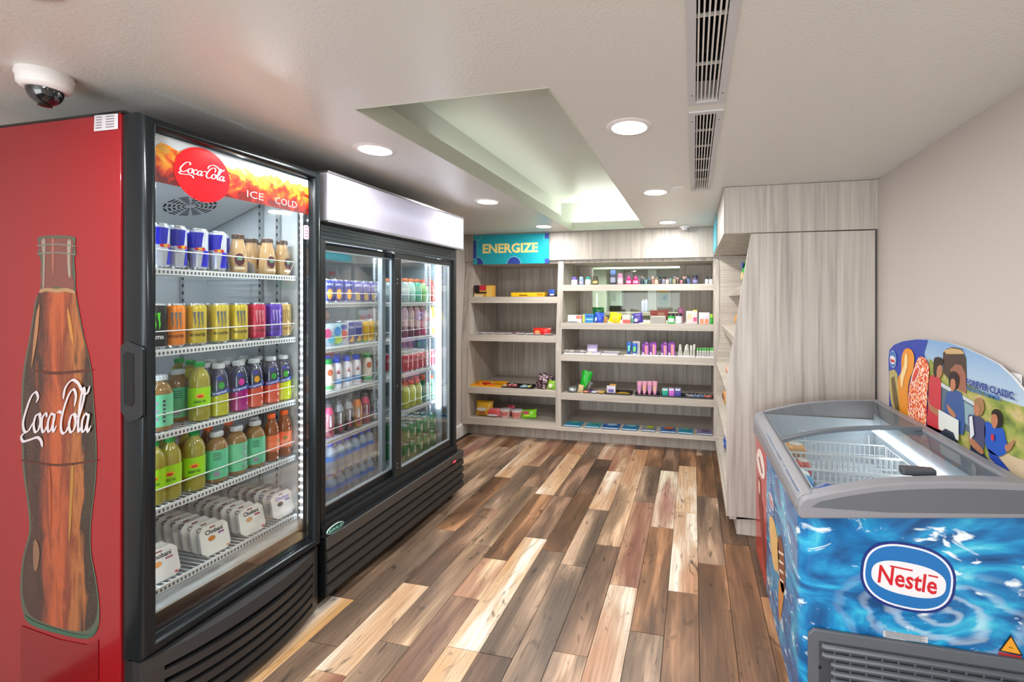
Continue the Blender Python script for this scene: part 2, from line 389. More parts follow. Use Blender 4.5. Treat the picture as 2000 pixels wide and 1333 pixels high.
# ceiling with openings
def slab(bm, xs, ys, holes, z0, z1):
    for i in range(len(xs)-1):
        for j in range(len(ys)-1):
            cx, cy = (xs[i]+xs[i+1])/2, (ys[j]+ys[j+1])/2
            if any(a < cx < b and c < cy < d for a, b, c, d in holes): continue
            box(bm, xs[i], xs[i+1], ys[j], ys[j+1], z0, z1)
RX0, RX1, RY0, RY1 = -1.225, -.466, 1.405, 4.42
V1 = (.006, .083, .2, 1.62); V2 = (.006, .083, 1.73, 2.92)
cb = BM(); slab(cb, [-2.5, RX0, RX1, V1[0], V1[1], 1.1], [-2.6, V1[2], RY0, V1[3], V2[2], V2[3], RY1, 4.6], [(RX0, RX1, RY0, RY1), V1, V2], CEIL, CEIL+.07)
bmesh.ops.remove_doubles(cb, verts=cb.verts[:], dist=1e-5)
ceiling = struct(obj('ceiling', cb, CEILM))
rb = BM(); zt = 2.48
box(rb, RX0-.16, RX1+.1, RY0-.1, RY1+.06, zt, zt+.03)
box(rb, RX0-.16, RX0-.13, RY0-.1, RY1+.06, CEIL+.07, zt); box(rb, RX1+.08, RX1+.1, RY0-.1, RY1+.06, CEIL+.07, zt)
box(rb, RX0-.16, RX1+.1, RY0-.12, RY0-.1, CEIL+.07, zt); box(rb, RX0-.16, RX1+.1, RY1+.06, RY1+.08, CEIL+.07, zt)
struct(obj('ceiling_recess', rb, mat('recess_paint', 'cacdc3', .38)))
lb = BM()
slab(lb, [RX0, RX0+.006, RX1-.006, RX1], [RY0, RY0+.006, RY1-.006, RY1], [(RX0+.006, RX1-.006, RY0+.006, RY1-.006)], CEIL-.001, CEIL+.085)
struct(obj('trim_1', lb, mat('recess_lip', 'cdd3c4', .45)))
for nm, a in (('far', (RX0+.05, RX1-.05, RY1+.008, RY1+.05)), ('left', (RX0-.11, RX0-.03, RY0+.7, RY1-.1))):
    b = BM(); box(b, *a, CEIL+.071, CEIL+.078)
    o = obj('cove_light_strip', b, emitmat('cove_led_'+nm, 'f8fff6', 26 if nm == 'far' else 1.6)); tag(o, 'hidden light strip on the %s ledge of the ceiling recess' % nm, 'light')
wb = BM(); box(wb, XL-.05, XL, -2.6, 5.2, 0, CEIL); struct(obj('wall_left', wb, WALLM))
wb = BM(); box(wb, XR, XR+.06, -2.6, 5.2, 0, CEIL); struct(obj('wall_right', wb, WALLM))
WX0, WX1, WZ0, WZ1 = -1.186, -.152, 1.143, 1.857
wb = BM(); slab(wb, [XL-.05, WX0, WX1, XR+.06], [0, WZ0, WZ1, CEIL+.3], [(WX0, WX1, WZ0, WZ1)], 0, .06)
for v in wb.verts: v.co = Vector((v.co.x, YB+v.co.z, v.co.y))
struct(obj('wall_back', wb, WALLM))
wb = BM(); box(wb, WX0, WX1, 5.2, 5.208, WZ0, WZ1); struct(obj('window_1', wb, PANE))
bb = BM(); prism(bb, [(XL, .0), (XL+.018, 0), (XL+.018, .115), (XL+.008, .135), (XL, .135)], 'y', 3.2, 4.5); struct(obj('baseboard_left', bb, WHITEP))
# the hall seen through the window behind the shelves
hb = BM(); box(hb, -3.6, 1.6, 8.2, 8.26, 0, 2.6); box(hb, -3.66, -3.6, 5.27, 8.2, 0, 2.6); box(hb, 1.6, 1.66, 5.27, 8.2, 0, 2.6)
struct(obj('wall_hall', hb, mat('hall_paint', 'a99f98', .6)))
hb = BM(); box(hb, -3.6, 1.6, 5.27, 8.2, -.05, 0); struct(obj('floor_hall', hb, mat('hall_floor', '9a8b7a', .5)))
hb = BM(); box(hb, -3.6, 1.6, 5.27, 8.2, 2.15, 2.2); box(hb, -3.6, 1.6, 6.9, 7.2, 1.95, 2.15); struct(obj('ceiling_hall', hb, mat('hall_ceiling', 'c4ccba', .6)))
lamp('hall_light', 'AREA', (-.7, 6.3, 2.14), 40, 1.2, (.96, 1, .93), (0, 0, 0), 'SQUARE')
x0, x1 = xu(1150, 7.3), xu(1184, 7.3)
hb = BM(); box(hb, x0-.3, x1, 7.3, 7.6, 0, 2.15); tag(obj('hall_pillar', hb, mat('pillar_paint', 'b9bfae', .5), bev=.006), 'pale green-grey pillar in the room beyond the window', 'pillar')
x0, x1 = xu(1186, 7.7), xu(1214, 7.7)
c = empty('tall_cabinet', ((x0+x1)/2, 7.72, 1.35), 'pale green wall cabinet beyond the window', 'cabinet'); w2 = (x1-x0)/2
hb = BM(); box(hb, -w2, w2, 0, .28, .0, .7); obj('body', hb, mat('cab_green', 'c2cfc2', .4), c, bev=.004)
for sg in (-1, 1):
    hb = BM(); box(hb, min(0.004*sg, (w2-.004)*sg), max(.004*sg, (w2-.004)*sg), -.015, 0, .01, .69); d = obj('door', hb, mat('cab_green', 'c2cfc2', .4), c)
    hb = BM(); box(hb, .02*sg-.006, .02*sg+.006, -.03, -.015, .1, .22); obj('handle', hb, ALU, d)
x0, x1 = xu(1265, 8.1), xu(1282, 8.1)
hb = BM(); box(hb, x0, x1, 8.12, 8.2, .0, 2.05); tag(obj('white_column', hb, WHITEP), 'white vertical panel on the far hall wall', 'panel')
x0, x1 = xu(1283, 8.15), xu(1309, 8.15); w2 = (x1-x0)/2
c = empty('framed_poster', ((x0+x1)/2, 8.19, 1.5), 'framed blue-green poster on the hall wall beyond the window', 'poster')
hb = BM(); box(hb, -w2, w2, -.03, 0, -.16, .16); obj('frame', hb, mat('poster_frame', 'd8d2c8', .4), c, bev=.004)
hb = BM(); poly(hb, [(-w2+.02, -.032, -.14), (w2-.02, -.032, -.14), (w2-.02, -.032, .09), (-w2+.02, -.032, .09)]); obj('print', hb, C('8fa6a4'), c)
hb = BM(); poly(hb, [(-w2+.02, -.033, .09), (w2-.02, -.033, .09), (w2-.02, -.033, .14), (-w2+.02, -.033, .14)]); obj('print', hb, C('d8a050'), c)
hb = BM(); poly(hb, [(-.03, -.034, -.05), (.05, -.034, -.03), (.07, -.034, .05), (0, -.034, .04)]); obj('print', hb, C('3f6f8f'), c)
for i, u in enumerate((1256, 1262)):
    hb = BM(); h_ = .2+.01*i; lathe(hb, [(0, 0), (.028, 0), (.03, .01), (.03, h_-.04), (.012, h_-.02), (.012, h_), (0, h_)], 14); o = obj('pump_bottle', hb, C('8d8ba3'), smooth=True, loc=(xu(u, 7.0), 7.0, 1.27))
    tag(o, '%s grey-violet bottle on the counter beyond the window' % ('left' if i == 0 else 'right'), 'bottle')
hb = BM(); box(hb, -1.4, .3, 6.8, 7.2, 1.22, 1.27); box(hb, -1.35, .25, 6.85, 7.15, 0, 1.22); tag(obj('hall_counter', hb, mat('counter_wood', '8c8378', .5), bev=.003), 'counter standing in the room beyond the window', 'counter')

# ceiling fittings
def downlight(x, y, label, real=True):
    o = empty('downlight', (x, y, CEIL), label, 'ceiling light', 'round downlights in the ceiling')
    b = BM(); lathe(b, [(.072, -.006), (.088, -.005), (.094, -.0005), (.094, 0), (.072, 0), (.072, -.006)], 36); obj('trim_ring', b, WHITEP, o, True)
    b = BM(); lathe(b, [(0, -.0035), (.072, -.0035), (.072, -.002), (0, -.002)], 36); obj('lens', b, emitmat('lamp_lens', 'fff6ee', 9), o)
    lamp('downlight_glow', 'AREA', (x, y, CEIL-.0075), DOWN_W, .14, (1, .975, .95))
for x, y, l in [(-1.455, 1.81, 'round downlight left of the recess nearest the camera'), (-1.445, 2.955, 'round downlight left of the recess, above the sliding-door cooler'), (-1.41, 4.08, 'round downlight left of the recess by the far shelves'),
                (-.256, 1.80, 'largest round downlight right of the recess, beside the long vent'), (-.245, 2.932, 'round downlight right of the recess beside the flat disc'), (-.232, 4.105, 'round downlight right of the recess by the smoke detector')]:
    downlight(x, y, l)
for x, y, l in ((-1.45, .65, 'downlight outside the photo, above the near cooler'), (-.25, .65, 'downlight outside the photo, above the camera'), (-1.45, -.6, 'downlight behind the camera on the cooler side'), (-.25, -.6, 'downlight behind the camera on the freezer side')): downlight(x, y, l)
def vent(V, label, nb):
    x0, x1, y0, y1 = V; o = empty('ceiling_vent', ((x0+x1)/2, (y0+y1)/2, CEIL), label, 'vent', 'long ceiling vents')
    cx, cy = o.location.x, o.location.y; x0 -= cx; x1 -= cx; y0 -= cy; y1 -= cy
    b = BM(); w = .024; slab(b, [x0-w, x0, x1, x1+w], [y0-w, y0, y1, y1+w], [(x0, x1, y0, y1)], -.005, 0); obj('frame', b, mat('vent_frame', 'c9c8ca', .4), o)
    b = BM(); box(b, x0-.02, x1+.02, y0-.02, y1+.02, .21, .22); box(b, x0-.02, x0-.01, y0, y1, .07, .21); box(b, x1+.01, x1+.02, y0, y1, .07, .21); box(b, x0-.02, x1+.02, y0-.02, y0-.01, .07, .21); box(b, x0-.02, x1+.02, y1+.01, y1+.02, .07, .21)
    for k in range(5):
        yy = y0+(y1-y0)*(k+.5)/5; box(b, x0, x1, yy-.015, yy+.015, .1, .14)
    obj('duct', b, mat('duct_dark', '141514', .7), o)
    n = 6
    for k in range(n):
        xx = x0+(x1-x0)*(k+.5)/n; b = BM(); box(b, xx-.0022, xx+.0022, y0, y1, -.003, .012); obj('slat', b, mat('vent_slat', 'e2e0da', .4), o)
    for k in range(nb):
        yy = y0+(y1-y0)*(k+1)/(nb+1); b = BM(); box(b, x0, x1, yy-.003, yy+.003, .006, .014); obj('crossbar', b, mat('vent_slat', 'e2e0da', .4), o)
    for sx in (x0-.012, x1+.012):
        for sy in (y0+.06, y1-.06):
            b = BM(); lathe(b, [(0, -.0065), (.003, -.006), (.003, -.005), (0, -.005)], 8); obj('screw', b, BLK2, o, loc=(sx, sy, 0))
vent(V1, 'long ceiling vent nearest the camera, cut by the top of the photo', 5); vent(V2, 'shorter ceiling vent farther into the shop', 5)
o = empty('security_camera', (-1.965, .975, CEIL), 'white ceiling dome camera above the red-sided cooler', 'camera')
security = o; o.scale = (.72, .72, .85)
b = BM(); lathe(b, [(0, 0), (.083, 0), (.086, -.012), (.086, -.02), (.082, -.024), (.08, -.05), (.07, -.06), (.058, -.062), (0, -.062)], 36); obj('housing', b, WHITEP, o, True)
b = BM(); lathe(b, [(.06, -.06)]+[(.056*math.cos(a), -.062-.056*math.sin(a)) for a in [i*math.pi/16 for i in range(8)]]+[(0, -.118)], 32); obj('dome', b, mat('smoked_dome', '0d1318', .05, coat=1), o, True)
b = BM(); lathe(b, [(.0, -.1), (.02, -.105), (.022, -.119), (.016, -.121), (0, -.121)], 16); obj('lens', b, mat('lens_dark', '030303', .1), o, True)
o = empty('smoke_detector', (-.088, 4.36, CEIL), 'small white smoke detector by the far header panel', 'smoke detector')
b = BM(); lathe(b, [(0, 0), (.05, 0), (.052, -.012), (.045, -.02), (.034, -.022), (.03, -.036), (0, -.038)], 24); obj('housing', b, WHITEP, o, True)
b = BM()
for k in range(8):
    a = k*math.pi/4; box(b, .034*math.cos(a)-.003, .034*math.cos(a)+.003, .034*math.sin(a)-.003, .034*math.sin(a)+.003, -.033, -.022)
obj('vents', b, BLK2, o)
b = BM(); lathe(b, [(0, 0), (.045, 0), (.045, -.006), (.04, -.009), (0, -.009)], 24)
tag(obj('sprinkler_cover', b, WHITEP, smooth=True, loc=(-.095, 2.87, CEIL)), 'flat white disc on the ceiling right of a downlight', 'sprinkler')

# ================================================================ display cabinets at the back
YC, YT, ZK, ZTOP = 4.378, 4.475, .95, 1.884
YBK = 5.12
def yf(z): return YC if z < ZK else YC+(z-ZK)/(ZTOP-ZK)*(YT-YC)
def sideprofile(): return [(YBK, .13), (YC, .13), (YC, ZK), (YT, ZTOP), (YBK, ZTOP)]
def cabinet(x0, x1, tl, tr, shelves, label, window=None):
    o = empty('display_cabinet', (x0, YBK, 0), label, 'shelving', 'grey laminate display cabinets'); ox, oy = x0, YBK
    def add(n, bm, m, bev=0):
        for v in bm.verts: v.co.x -= ox; v.co.y -= oy
        return obj(n, bm, m, o, bev=bev)
    b = BM(); prism(b, sideprofile(), 'x', x0, x0+tl); add('side_panel', b, LAM)
    if tr: b = BM(); prism(b, sideprofile(), 'x', x1-tr, x1); add('side_panel', b, LAM)
    b = BM()
    if window:
        a, c, d, e = window; slab(b, [x0, a, c, x1], [.13, d, e, ZTOP], [(a, c, d, e)], 0, .015)
        for v in b.verts: v.co = Vector((v.co.x, YBK+v.co.z, v.co.y))
    else: box(b, x0, x1, YBK, YBK+.015, .13, ZTOP)
    add('back_panel', b, LAM)
    b = BM(); box(b, x0, x1, 4.49, 4.51, 0, .13); add('toe_kick', b, m_laminate('toe_laminate', False, '8d867c', 'a49c92', 'b8afa5'))
    b = BM(); box(b, x0, x1, 4.49, YBK, ZTOP-.03, ZTOP); add('top_panel', b, LAM)
    for z0, z1, th in shelves:
        b = BM(); y = yf((z0+z1)/2); box(b, x0+tl*.98, (x1-tr*.98), y+.018, YBK, z1-th, z1); s = add('shelf', b, LAMH)
        b = BM(); box(b, x0+tl*(.8 if z0 > .2 else .02), x1-tr*(.98 if z0 > .2 else .02), y-.004, y+.016, z0+(.001 if z0 < .2 else 0), z1); f = add('shelf_front', b, LAMH)
    return o
cabinet(-2.445, -1.385, .085, 0, [(1.435, 1.502, .025), (1.028, 1.098, .025), (.467, .534, .025), (.135, .205, .03)], 'left grey laminate cabinet with four shelves under the teal sign')
cabinet(-1.385, .24, .06, .055, [(1.562, 1.625, .025), (1.17, 1.235, .025), (.846, .912, .025), (.45, .515, .025), (.13, .168, .03)], 'wide right grey laminate cabinet with a window behind its upper shelves', (WX0+.003, WX1-.003, 1.165, 1.86))
SL = {'L1': 1.502, 'L2': 1.098, 'L3': .534, 'L4': .205, 'R1': 1.625, 'R2': 1.235, 'R3': .912, 'R4': .515, 'R5': .168}
b = BM(); box(b, -2.45, .19, 4.455, 4.485, 1.885, CEIL-.004); box(b, -2.45, .19, 4.485, 4.6, 1.885, 1.899)
tag(obj('header_panel', b, m_laminate('header_laminate', False, '968e85', 'aca49b', 'bcb4ab')), 'long grey laminate header panel above the far shelves', 'panel')
# sign
sgn = empty('wall_sign', (-1.906, 4.448, 2.01), 'teal sign reading ENERGIZE in yellow on the header panel', 'sign')
SYW, SZH = .43, .158
b = BM(); box(b, -SYW, SYW, -.012, .006, -SZH, SZH); obj('board', b, C('1ca3b2', .35), sgn)
MS = lambda y: (lambda x, z: (x, y, z))
b = BM()
text(b, 'ENERGIZE', lambda x, z: (x-.005, -.0135, z-.035), .63, .098, .035); obj('lettering', b, C('f5e08a'), sgn)
b = BM()
def arcclip(cx, cz, r, a0, a1, y, mi=0, r2=None):
    n = 14; P = [(cx+r*math.cos(a0+(a1-a0)*i/n), y, cz+r*math.sin(a0+(a1-a0)*i/n)) for i in range(n+1)]
    if r2 is None: P.append((cx, y, cz))
    else: P += [(cx+r2*math.cos(a0+(a1-a0)*i/n), y, cz+r2*math.sin(a0+(a1-a0)*i/n)) for i in range(n, -1, -1)]
    poly(b, P, mi)
for k_ in range(5):
    b = BM()
    if k_ == 0: poly(b, [(-SYW, -.013, -.09), (-.395, -.013, -.09), (-.395, -.013, .1), (-SYW, -.013, .1)])
    if k_ == 1: arcclip(-.39, -SZH, .075, 0, math.pi/2, -.013)
    if k_ == 2: arcclip(.04, -SZH, .075, .0, math.pi, -.013)
    if k_ == 3: poly(b, [(.385, -.013, .1), (SYW, -.013, .1), (SYW, -.013, SZH), (.385, -.013, SZH)])
    if k_ == 4: poly(b, [(.385, -.013, -SZH), (SYW, -.013, -SZH), (SYW, -.013, -.11), (.385, -.013, -.11)])
    obj('pattern', b, C('2a4296'), sgn)
b = BM()
arcclip(-.39, -SZH, .085, 0, math.pi/2, -.0132, 0, .08); arcclip(.04, -SZH, .08, 0, math.pi, -.0134, 0, .075); arcclip(-.39, SZH, .06, -math.pi/2, 0, -.0132, 0, .055)
poly(b, [(-.392, -.0134, -SZH), (-.389, -.0134, -SZH), (-.389, -.0134, SZH), (-.392, -.0134, SZH)]); poly(b, [(.376, -.0134, .085), (.379, -.0134, .085), (.379, -.0134, SZH), (.376, -.0134, SZH)])
obj('line_pattern', b, C('8fd6dc'), sgn)
# ================================================================ side unit on the right
su = empty('side_display_unit', (.62, 3.7, 0), 'grey laminate side shelving with tall slanted end panel behind the freezer', 'shelving')
def addsu(n, bm, m, bev=0):
    for v in bm.verts: v.co.x -= .62; v.co.y -= 3.7
    return obj(n, bm, m, su, bev=bev)
PROF = [(1.035, .12), (.203, .12), (.197, .95), (.345, 1.882), (1.035, 1.882)]
b = BM(); prism(b, PROF, 'y', 2.904, 2.93); addsu('end_panel', b, m_laminate('end_laminate', False, '948d85', 'b3aca4', 'c4beb6'))
b = BM(); prism(b, [(p[0] if p[0] > 1 else p[0]+.02, p[1]) for p in PROF], 'y', 4.355, 4.37); addsu('end_panel', b, LAMH)
b = BM(); box(b, .243, 1.035, 4.4, 4.42, .0, 1.882); addsu('filler_panel', b, LAMH)
b = BM(); box(b, .8, .82, 2.93, 4.355, .1, 1.88); addsu('back_panel', b, LAM)
b = BM(); box(b, .262, .28, 2.93, 4.355, 0, .107); box(b, .28, 1.03, 2.93, 2.945, 0, .12); addsu('toe_kick', b, LAM)
for z in (1.565, 1.235, .88, .56, .15):
    x = .2+(.0 if z < .95 else (z-.95)/.93*.148)
    b = BM(); prism(b, [(x+.005, z), (x+.02, z-.06), (.8, z-.01), (.8, z+.02), (x+.03, z)], 'y', 2.93, 4.355); addsu('shelf', b, LAMH)
b = BM(); prism(b, [(.2, .107), (.2, .16), (.21, .16), (.215, .107)], 'y', 2.93, 4.355); addsu('front_board', b, LAMH)
b = BM(); box(b, .184, XR, 2.904, 2.93, 1.889, CEIL-.003); box(b, .184, .2, 2.93, 4.45, 1.889, CEIL-.003); box(b, .2, XR, 2.93, 4.45, 1.889, 1.905)
tag(obj('soffit', b, m_laminate('soffit_laminate', False, '969088', 'b0a9a1', 'c3bdb4')), 'boxed grey laminate soffit above the right side shelving', 'soffit')
b = BM(); box(b, .178, .183, 3.7, 4.36, 1.9, 2.16); tag(obj('wall_sign', b, C('1fa5b8', .35)), 'teal sign panel on the left face of the soffit', 'sign')
# ================================================================ red-sided single door cooler
def ring(bm, y0, y1, z0, z1, prof, mi=0):
    "mitred rectangular frame in a plane of constant x; prof = [(inset, x)]"
    R = [[bm.verts.new((x, y, z)) for y, z in ((y0+d, z0+d), (y1-d, z0+d), (y1-d, z1-d), (y0+d, z1-d))] for d, x in prof]
    for i in range(len(R)):
        A, B = R[i], R[(i+1) % len(R)]
        for k in range(4):
            f = bm.faces.new([A[k], A[(k+1) % 4], B[(k+1) % 4], B[k]]); f.material_index = mi
AY0, AY1, AXF, AXB, AZ1 = 1.064, 1.762, -1.70, -2.40, 2.083
ck = empty('drinks_cooler', (-2.05, (AY0+AY1)/2, 0), 'tall glass-door drinks cooler with red side and cola bottle picture', 'cooler')
def kid(par, n, bm, mats, smooth=False, bev=0):
    o = bpy.data.objects.new('x', None); M = Vector(par.location)
    for v in bm.verts: v.co -= M
    return obj(n, bm, mats, par, smooth, bev)
def kid2(part, root, n, bm, mats, smooth=False, bev=0):
    M = Vector(root.location)
    for v in bm.verts: v.co -= M
    return obj(n, bm, mats, part, smooth, bev)
RED = mat('red_vinyl', '8e0d18', .24, coat=.25)
b = BM(); box(b, AXB, -1.801, AY0, AY0+.035, .04, AZ1-.004); side = kid(ck, 'side_panel', b, RED, bev=.002)
b = BM(); box(b, -1.8, -1.775, AY0+.006, AY0+.03, .31, AZ1-.006); kid(ck, 'door_gasket', b, BLACK)
b = BM(); box(b, AXB, -1.801, AY1-.035, AY1, .04, AZ1-.004); kid(ck, 'side_panel', b, BLACK)
b = BM(); box(b, AXB, -1.79, AY0, AY1, AZ1-.004, AZ1+.004); kid(ck, 'top_panel', b, BLACK)
b = BM(); box(b, AXB, -1.80, AY0+.036, AY1-.036, 2.03, AZ1-.005); box(b, AXB, -1.80, AY0+.036, AY1-.036, .05, .40); box(b, AXB, -2.345, AY0+.036, AY1-.036, .40, 2.03); kid(ck, 'carcass', b, BLACK)
b = BM(); ys, ye = AY0+.036, AY1-.036
box(b, -2.344, -2.338, ys, ye, .401, 2.029); box(b, -2.338, -1.80, ys, ys+.006, .401, 2.029); box(b, -2.338, -1.80, ye-.006, ye, .401, 2.029); box(b, -2.338, -1.80, ys+.006, ye-.006, 2.022, 2.029); box(b, -2.338, -1.80, ys+.006, ye-.006, .401, .408)
liner = kid(ck, 'liner', b, LINER)
# notched shelf standards on the back and side walls
for x, y in ((-2.33, ys+.12), (-2.33, ye-.12), (-2.0, ye-.012), (-1.9, ye-.012)):
    b = BM(); box(b, x-.008 if x > -2.3 else x, x+.008, y-.009, y+.004, .45, 2.0)
    kid(ck, 'shelf_standard', b, mat('steel_strip', 'b5bcc0', .35, .6))
    b = BM()
    for k in range(44):
        z = .48+k*.034; box(b, x-.003 if x > -2.3 else x+.0085, x+.004 if x > -2.3 else x+.0092, y-.0095 if x > -2.3 else y-.006, y-.009 if x > -2.3 else y, z, z+.014)
    o = kid(ck, 'slots', b, DARKG); o['kind'] = 'stuff'
# evaporator cover with fan grilles
b = BM(); prism(b, [(-2.336, 1.80), (-2.336, 2.02), (-1.86, 2.02), (-1.86, 1.965), (-2.0, 1.925)], 'y', ys+.02, ye-.02)
kid(ck, 'fan_housing', b, mat('fan_white', 'd5dade', .4))
for k in range(2):
    b = BM(); cy = AY0+.19+.24*k
    for r in (.02, .035, .05, .065, .08):
        for a in range(12):
            aa = a*math.pi/6
            P = [(-2.12+rr_*math.cos(t)*1, cy+rr_*math.sin(t)) for rr_, t in ((r, aa), (r+.008, aa), (r+.008, aa+.36), (r, aa+.36))]
            poly(b, [(p[0], p[1], 1.80+(p[0]+2.336)*.372-.001) for p in P])
    o = kid(ck, 'fan_grille', b, DARKG); o['kind'] = 'stuff'
# led strips
def led(par, x, y, z0, z1, n=46, s=6):
    b = BM(); box(b, x-.008, x+.008, y-.004, y+.004, z0, z1); o = kid(par, 'light_strip', b, mat('led_housing', 'e4ebf2', .4, emit=.0))
    b = BM()
    for k in range(n):
        z = z0+(z1-z0)*(k+.5)/n; box(b, x-.004, x+.006, y-.0055 if y > par.location.y else y+.004, y-.004 if y > par.location.y else y+.0055, z-.006, z+.006)
    d = kid2(o, par, 'diodes', b, emitmat('diode', 'e8f0ff', 16)); d['kind'] = 'stuff'
led(ck, -1.772, ye-.007, .46, 1.99); led(ck, -1.81, ys+.02, .46, 1.99)  # second strip, on the near side, is unseen and added to light the interior
# door
FP = [(0, -1.775), (0, -1.728), (.004, -1.714), (.012, -1.704), (.022, -1.70), (.03, -1.701), (.036, -1.707), (.040, -1.72), (.044, -1.732), (.047, -1.775)]
FRM = mat('cooler_frame', '23292c', .22, .55)
b = BM(); ring(b, AY0, AY1, .325, AZ1-.008, FP); door = kid(ck, 'door', b, FRM, True)
b = BM(); box(b, -1.742, -1.737, AY0+.045, AY1-.045, .37, AZ1-.053); kid2(door, ck, 'glass', b, GLASS)
GY0, GY1 = AY0+.046, AY1-.046
b = BM(); hx = mat('handle_black', '22292d', .28, .3)
P = [(-1.792, 1.12), (-1.792, 1.33), (-1.76, 1.345), (-1.712, 1.33), (-1.7, 1.32), (-1.7, 1.11), (-1.712, 1.10), (-1.76, 1.085)]
prism(b, P, 'y', AY0-.005, AY0+.004); kid2(door, ck, 'handle', b, hx, bev=.0015)
b = BM(); prism(b, [(-1.775, 1.145), (-1.778, 1.30), (-1.765, 1.31), (-1.735, 1.305), (-1.733, 1.15), (-1.745, 1.137)], 'y', AY0-.0062, AY0-.004); kid2(door, ck, 'handle_recess', b, DARKG)
# header picture on the glass: cola with ice, red disc, lettering
def m_cola():
    m = mat('cola_print', 'a03010', .25); n, l = nodes(m); mp = coords(m, (1, 1, 1.1)); t = N(m, 'ShaderNodeTexNoise'); t.inputs['Scale'].default_value = 17; t.inputs['Detail'].default_value = 6; t.inputs['Distortion'].default_value = 1.2
    l.new(mp.outputs[0], t.inputs['Vector']); g = N(m, 'ShaderNodeSeparateXYZ'); ge = N(m, 'ShaderNodeNewGeometry'); l.new(ge.outputs['Position'], g.inputs[0])
    mr = N(m, 'ShaderNodeMapRange'); mr.inputs[1].default_value = 1.86; mr.inputs[2].default_value = 1.99; mr.inputs[3].default_value = -.26; mr.inputs[4].default_value = .22; l.new(g.outputs[2], mr.inputs[0])
    ad = N(m, 'ShaderNodeMath', operation='ADD'); l.new(t.outputs[0], ad.inputs[0]); l.new(mr.outputs[0], ad.inputs[1])
    r = ramp(m, [(.3, '5c0d0a'), (.42, '9c1c10'), (.52, 'c23a12'), (.62, 'df7d1b'), (.76, 'f0b53a'), (.9, 'e8d9a8')]); l.new(ad.outputs[0], r.inputs[0]); l.new(r.outputs[0], n['Principled BSDF'].inputs['Base Color']); 
    l.new(r.outputs[0], n['Principled BSDF'].inputs['Emission Color']); n['Principled BSDF'].inputs['Emission Strength'].default_value = .0
    return m
GX = -1.7355
b = BM(); zb0, zb1 = 1.868, 2.012
poly(b, [(GX, GY0, zb0), (GX, GY1, zb0), (GX, GY1, AZ1-.055), (GX, GY0, AZ1-.055)]); kid2(door, ck, 'header_print', b, C('c3ccd2', .25))
b = BM(); rz = random.Random(3); top = []
n = 26
for k in range(n+1):
    y = GY0+(GY1-GY0)*k/n; top.append((GX+.0008, y, 1.99+.012*math.sin(k*1.1)+rz.uniform(-.006, .008)-(.012 if k % 6 == 0 else 0)))
poly(b, [(GX+.0008, GY0, zb0), (GX+.0008, GY1, zb0)]+top[::-1]); kid2(door, ck, 'header_print', b, m_cola())
for yy, ss in ((.03, .03), (.09, .03), (.42, .035), (.5, .03), (.56, .035)):
    b = BM(); y = GY0+yy; poly(b, [(GX+.001, y-ss*.7, 1.985), (GX+.001, y, 1.985+ss*.5), (GX+.001, y+ss*.8, 1.98), (GX+.001, y+ss*.1, 1.965)]); kid2(door, ck, 'ice_print', b, C('cf9a45', .2))
b = BM(); cy, cz, rr0 = 1.264, 1.928, .097
poly(b, [(GX+.002, y, z) for y, z in ell(cy, cz, rr0*.97, rr0, 48)]); kid2(door, ck, 'disc', b, C('e0141e', .2))
b = BM(); cola_script(b, lambda y, z: (GX+.003, y, z), cy-.082, cz-.020, .163, .066, w=.25, off=(.0003, 0, 0)); kid2(door, ck, 'lettering', b, C('f6f2f2', .3))
for w_, yc_, wd_ in (('ICE', 1.46, .068), ('COLD', 1.60, .105)): b = BM(); text(b, w_, lambda x, z: (GX+.003, yc_+x, 1.885+z), wd_, .028, -.02); kid2(door, ck, 'lettering', b, C('f6f2f2', .3))
# small paper sticker on the glass
q = onX(598, 454, -1.735)
b = BM(); y, z = q.y, q.z; w, h = .014, .032
poly(b, [(-1.7345, y+dy, z+dz) for dy, dz in [(-w, -h*.8), (-w*.7, -h), (w*.7, -h), (w, -h*.8), (w, h*.8), (w*.6, h), (-w*.6, h), (-w, h*.8)]]); st = kid2(door, ck, 'sticker', b, C('f1dfe4'))
b = BM()
for dz in (.022, .006, -.006, -.02): box(b, -1.7343, -1.7341, y-.009, y+.009, z+dz-.003, z+dz+.003)
o = kid2(door, ck, 'sticker_print', b, C('d65a78')); o['kind'] = 'stuff'
# front grille, bulging, with curved slots
def bul(t): return .075*(1-(2*t-1)**2)**.8 if 0 < t < 1 else 0
def strip3(b, f0, f1, n=26, t0=0, t1=1):
    "closed bar swept across the width: f(t) -> (x_front, z)"
    A = []
    for k in range(n+1):
        t = t0+(t1-t0)*k/n; y = AY0+.004+(AY1-AY0-.008)*t; xf, za = f0(t); xg, zb = f1(t)
        A.append([b.verts.new(p) for p in ((xf, y, za), (xg, y, zb), (xg-.03, y, zb), (xf-.03, y, za))])
    for k in range(n):
        for j in range(4): b.faces.new([A[k][j], A[k+1][j], A[k+1][(j+1) % 4], A[k][(j+1) % 4]])
    b.faces.new(A[0]); b.faces.new(A[-1][::-1])
gx = -1.725; gr = None
b = BM(); strip3(b, lambda t: (gx+bul(t), .272), lambda t: (gx+bul(t)*.86, .315)); gr = kid(ck, 'front_grille', b, mat('grille_black', '2c2c2d', .35), True)
b = BM(); A = []
for k in range(27):
    t = k/26; y = AY0+.004+(AY1-AY0-.008)*t; A.append((b.verts.new((gx+bul(t)*.86, y, .315)), b.verts.new((gx-.03, y, .316))))
for k in range(26): b.faces.new([A[k][0], A[k+1][0], A[k+1][1], A[k][1]])
kid2(gr, ck, 'grille_top', b, mat('grille_top', '3b3b3c', .4))
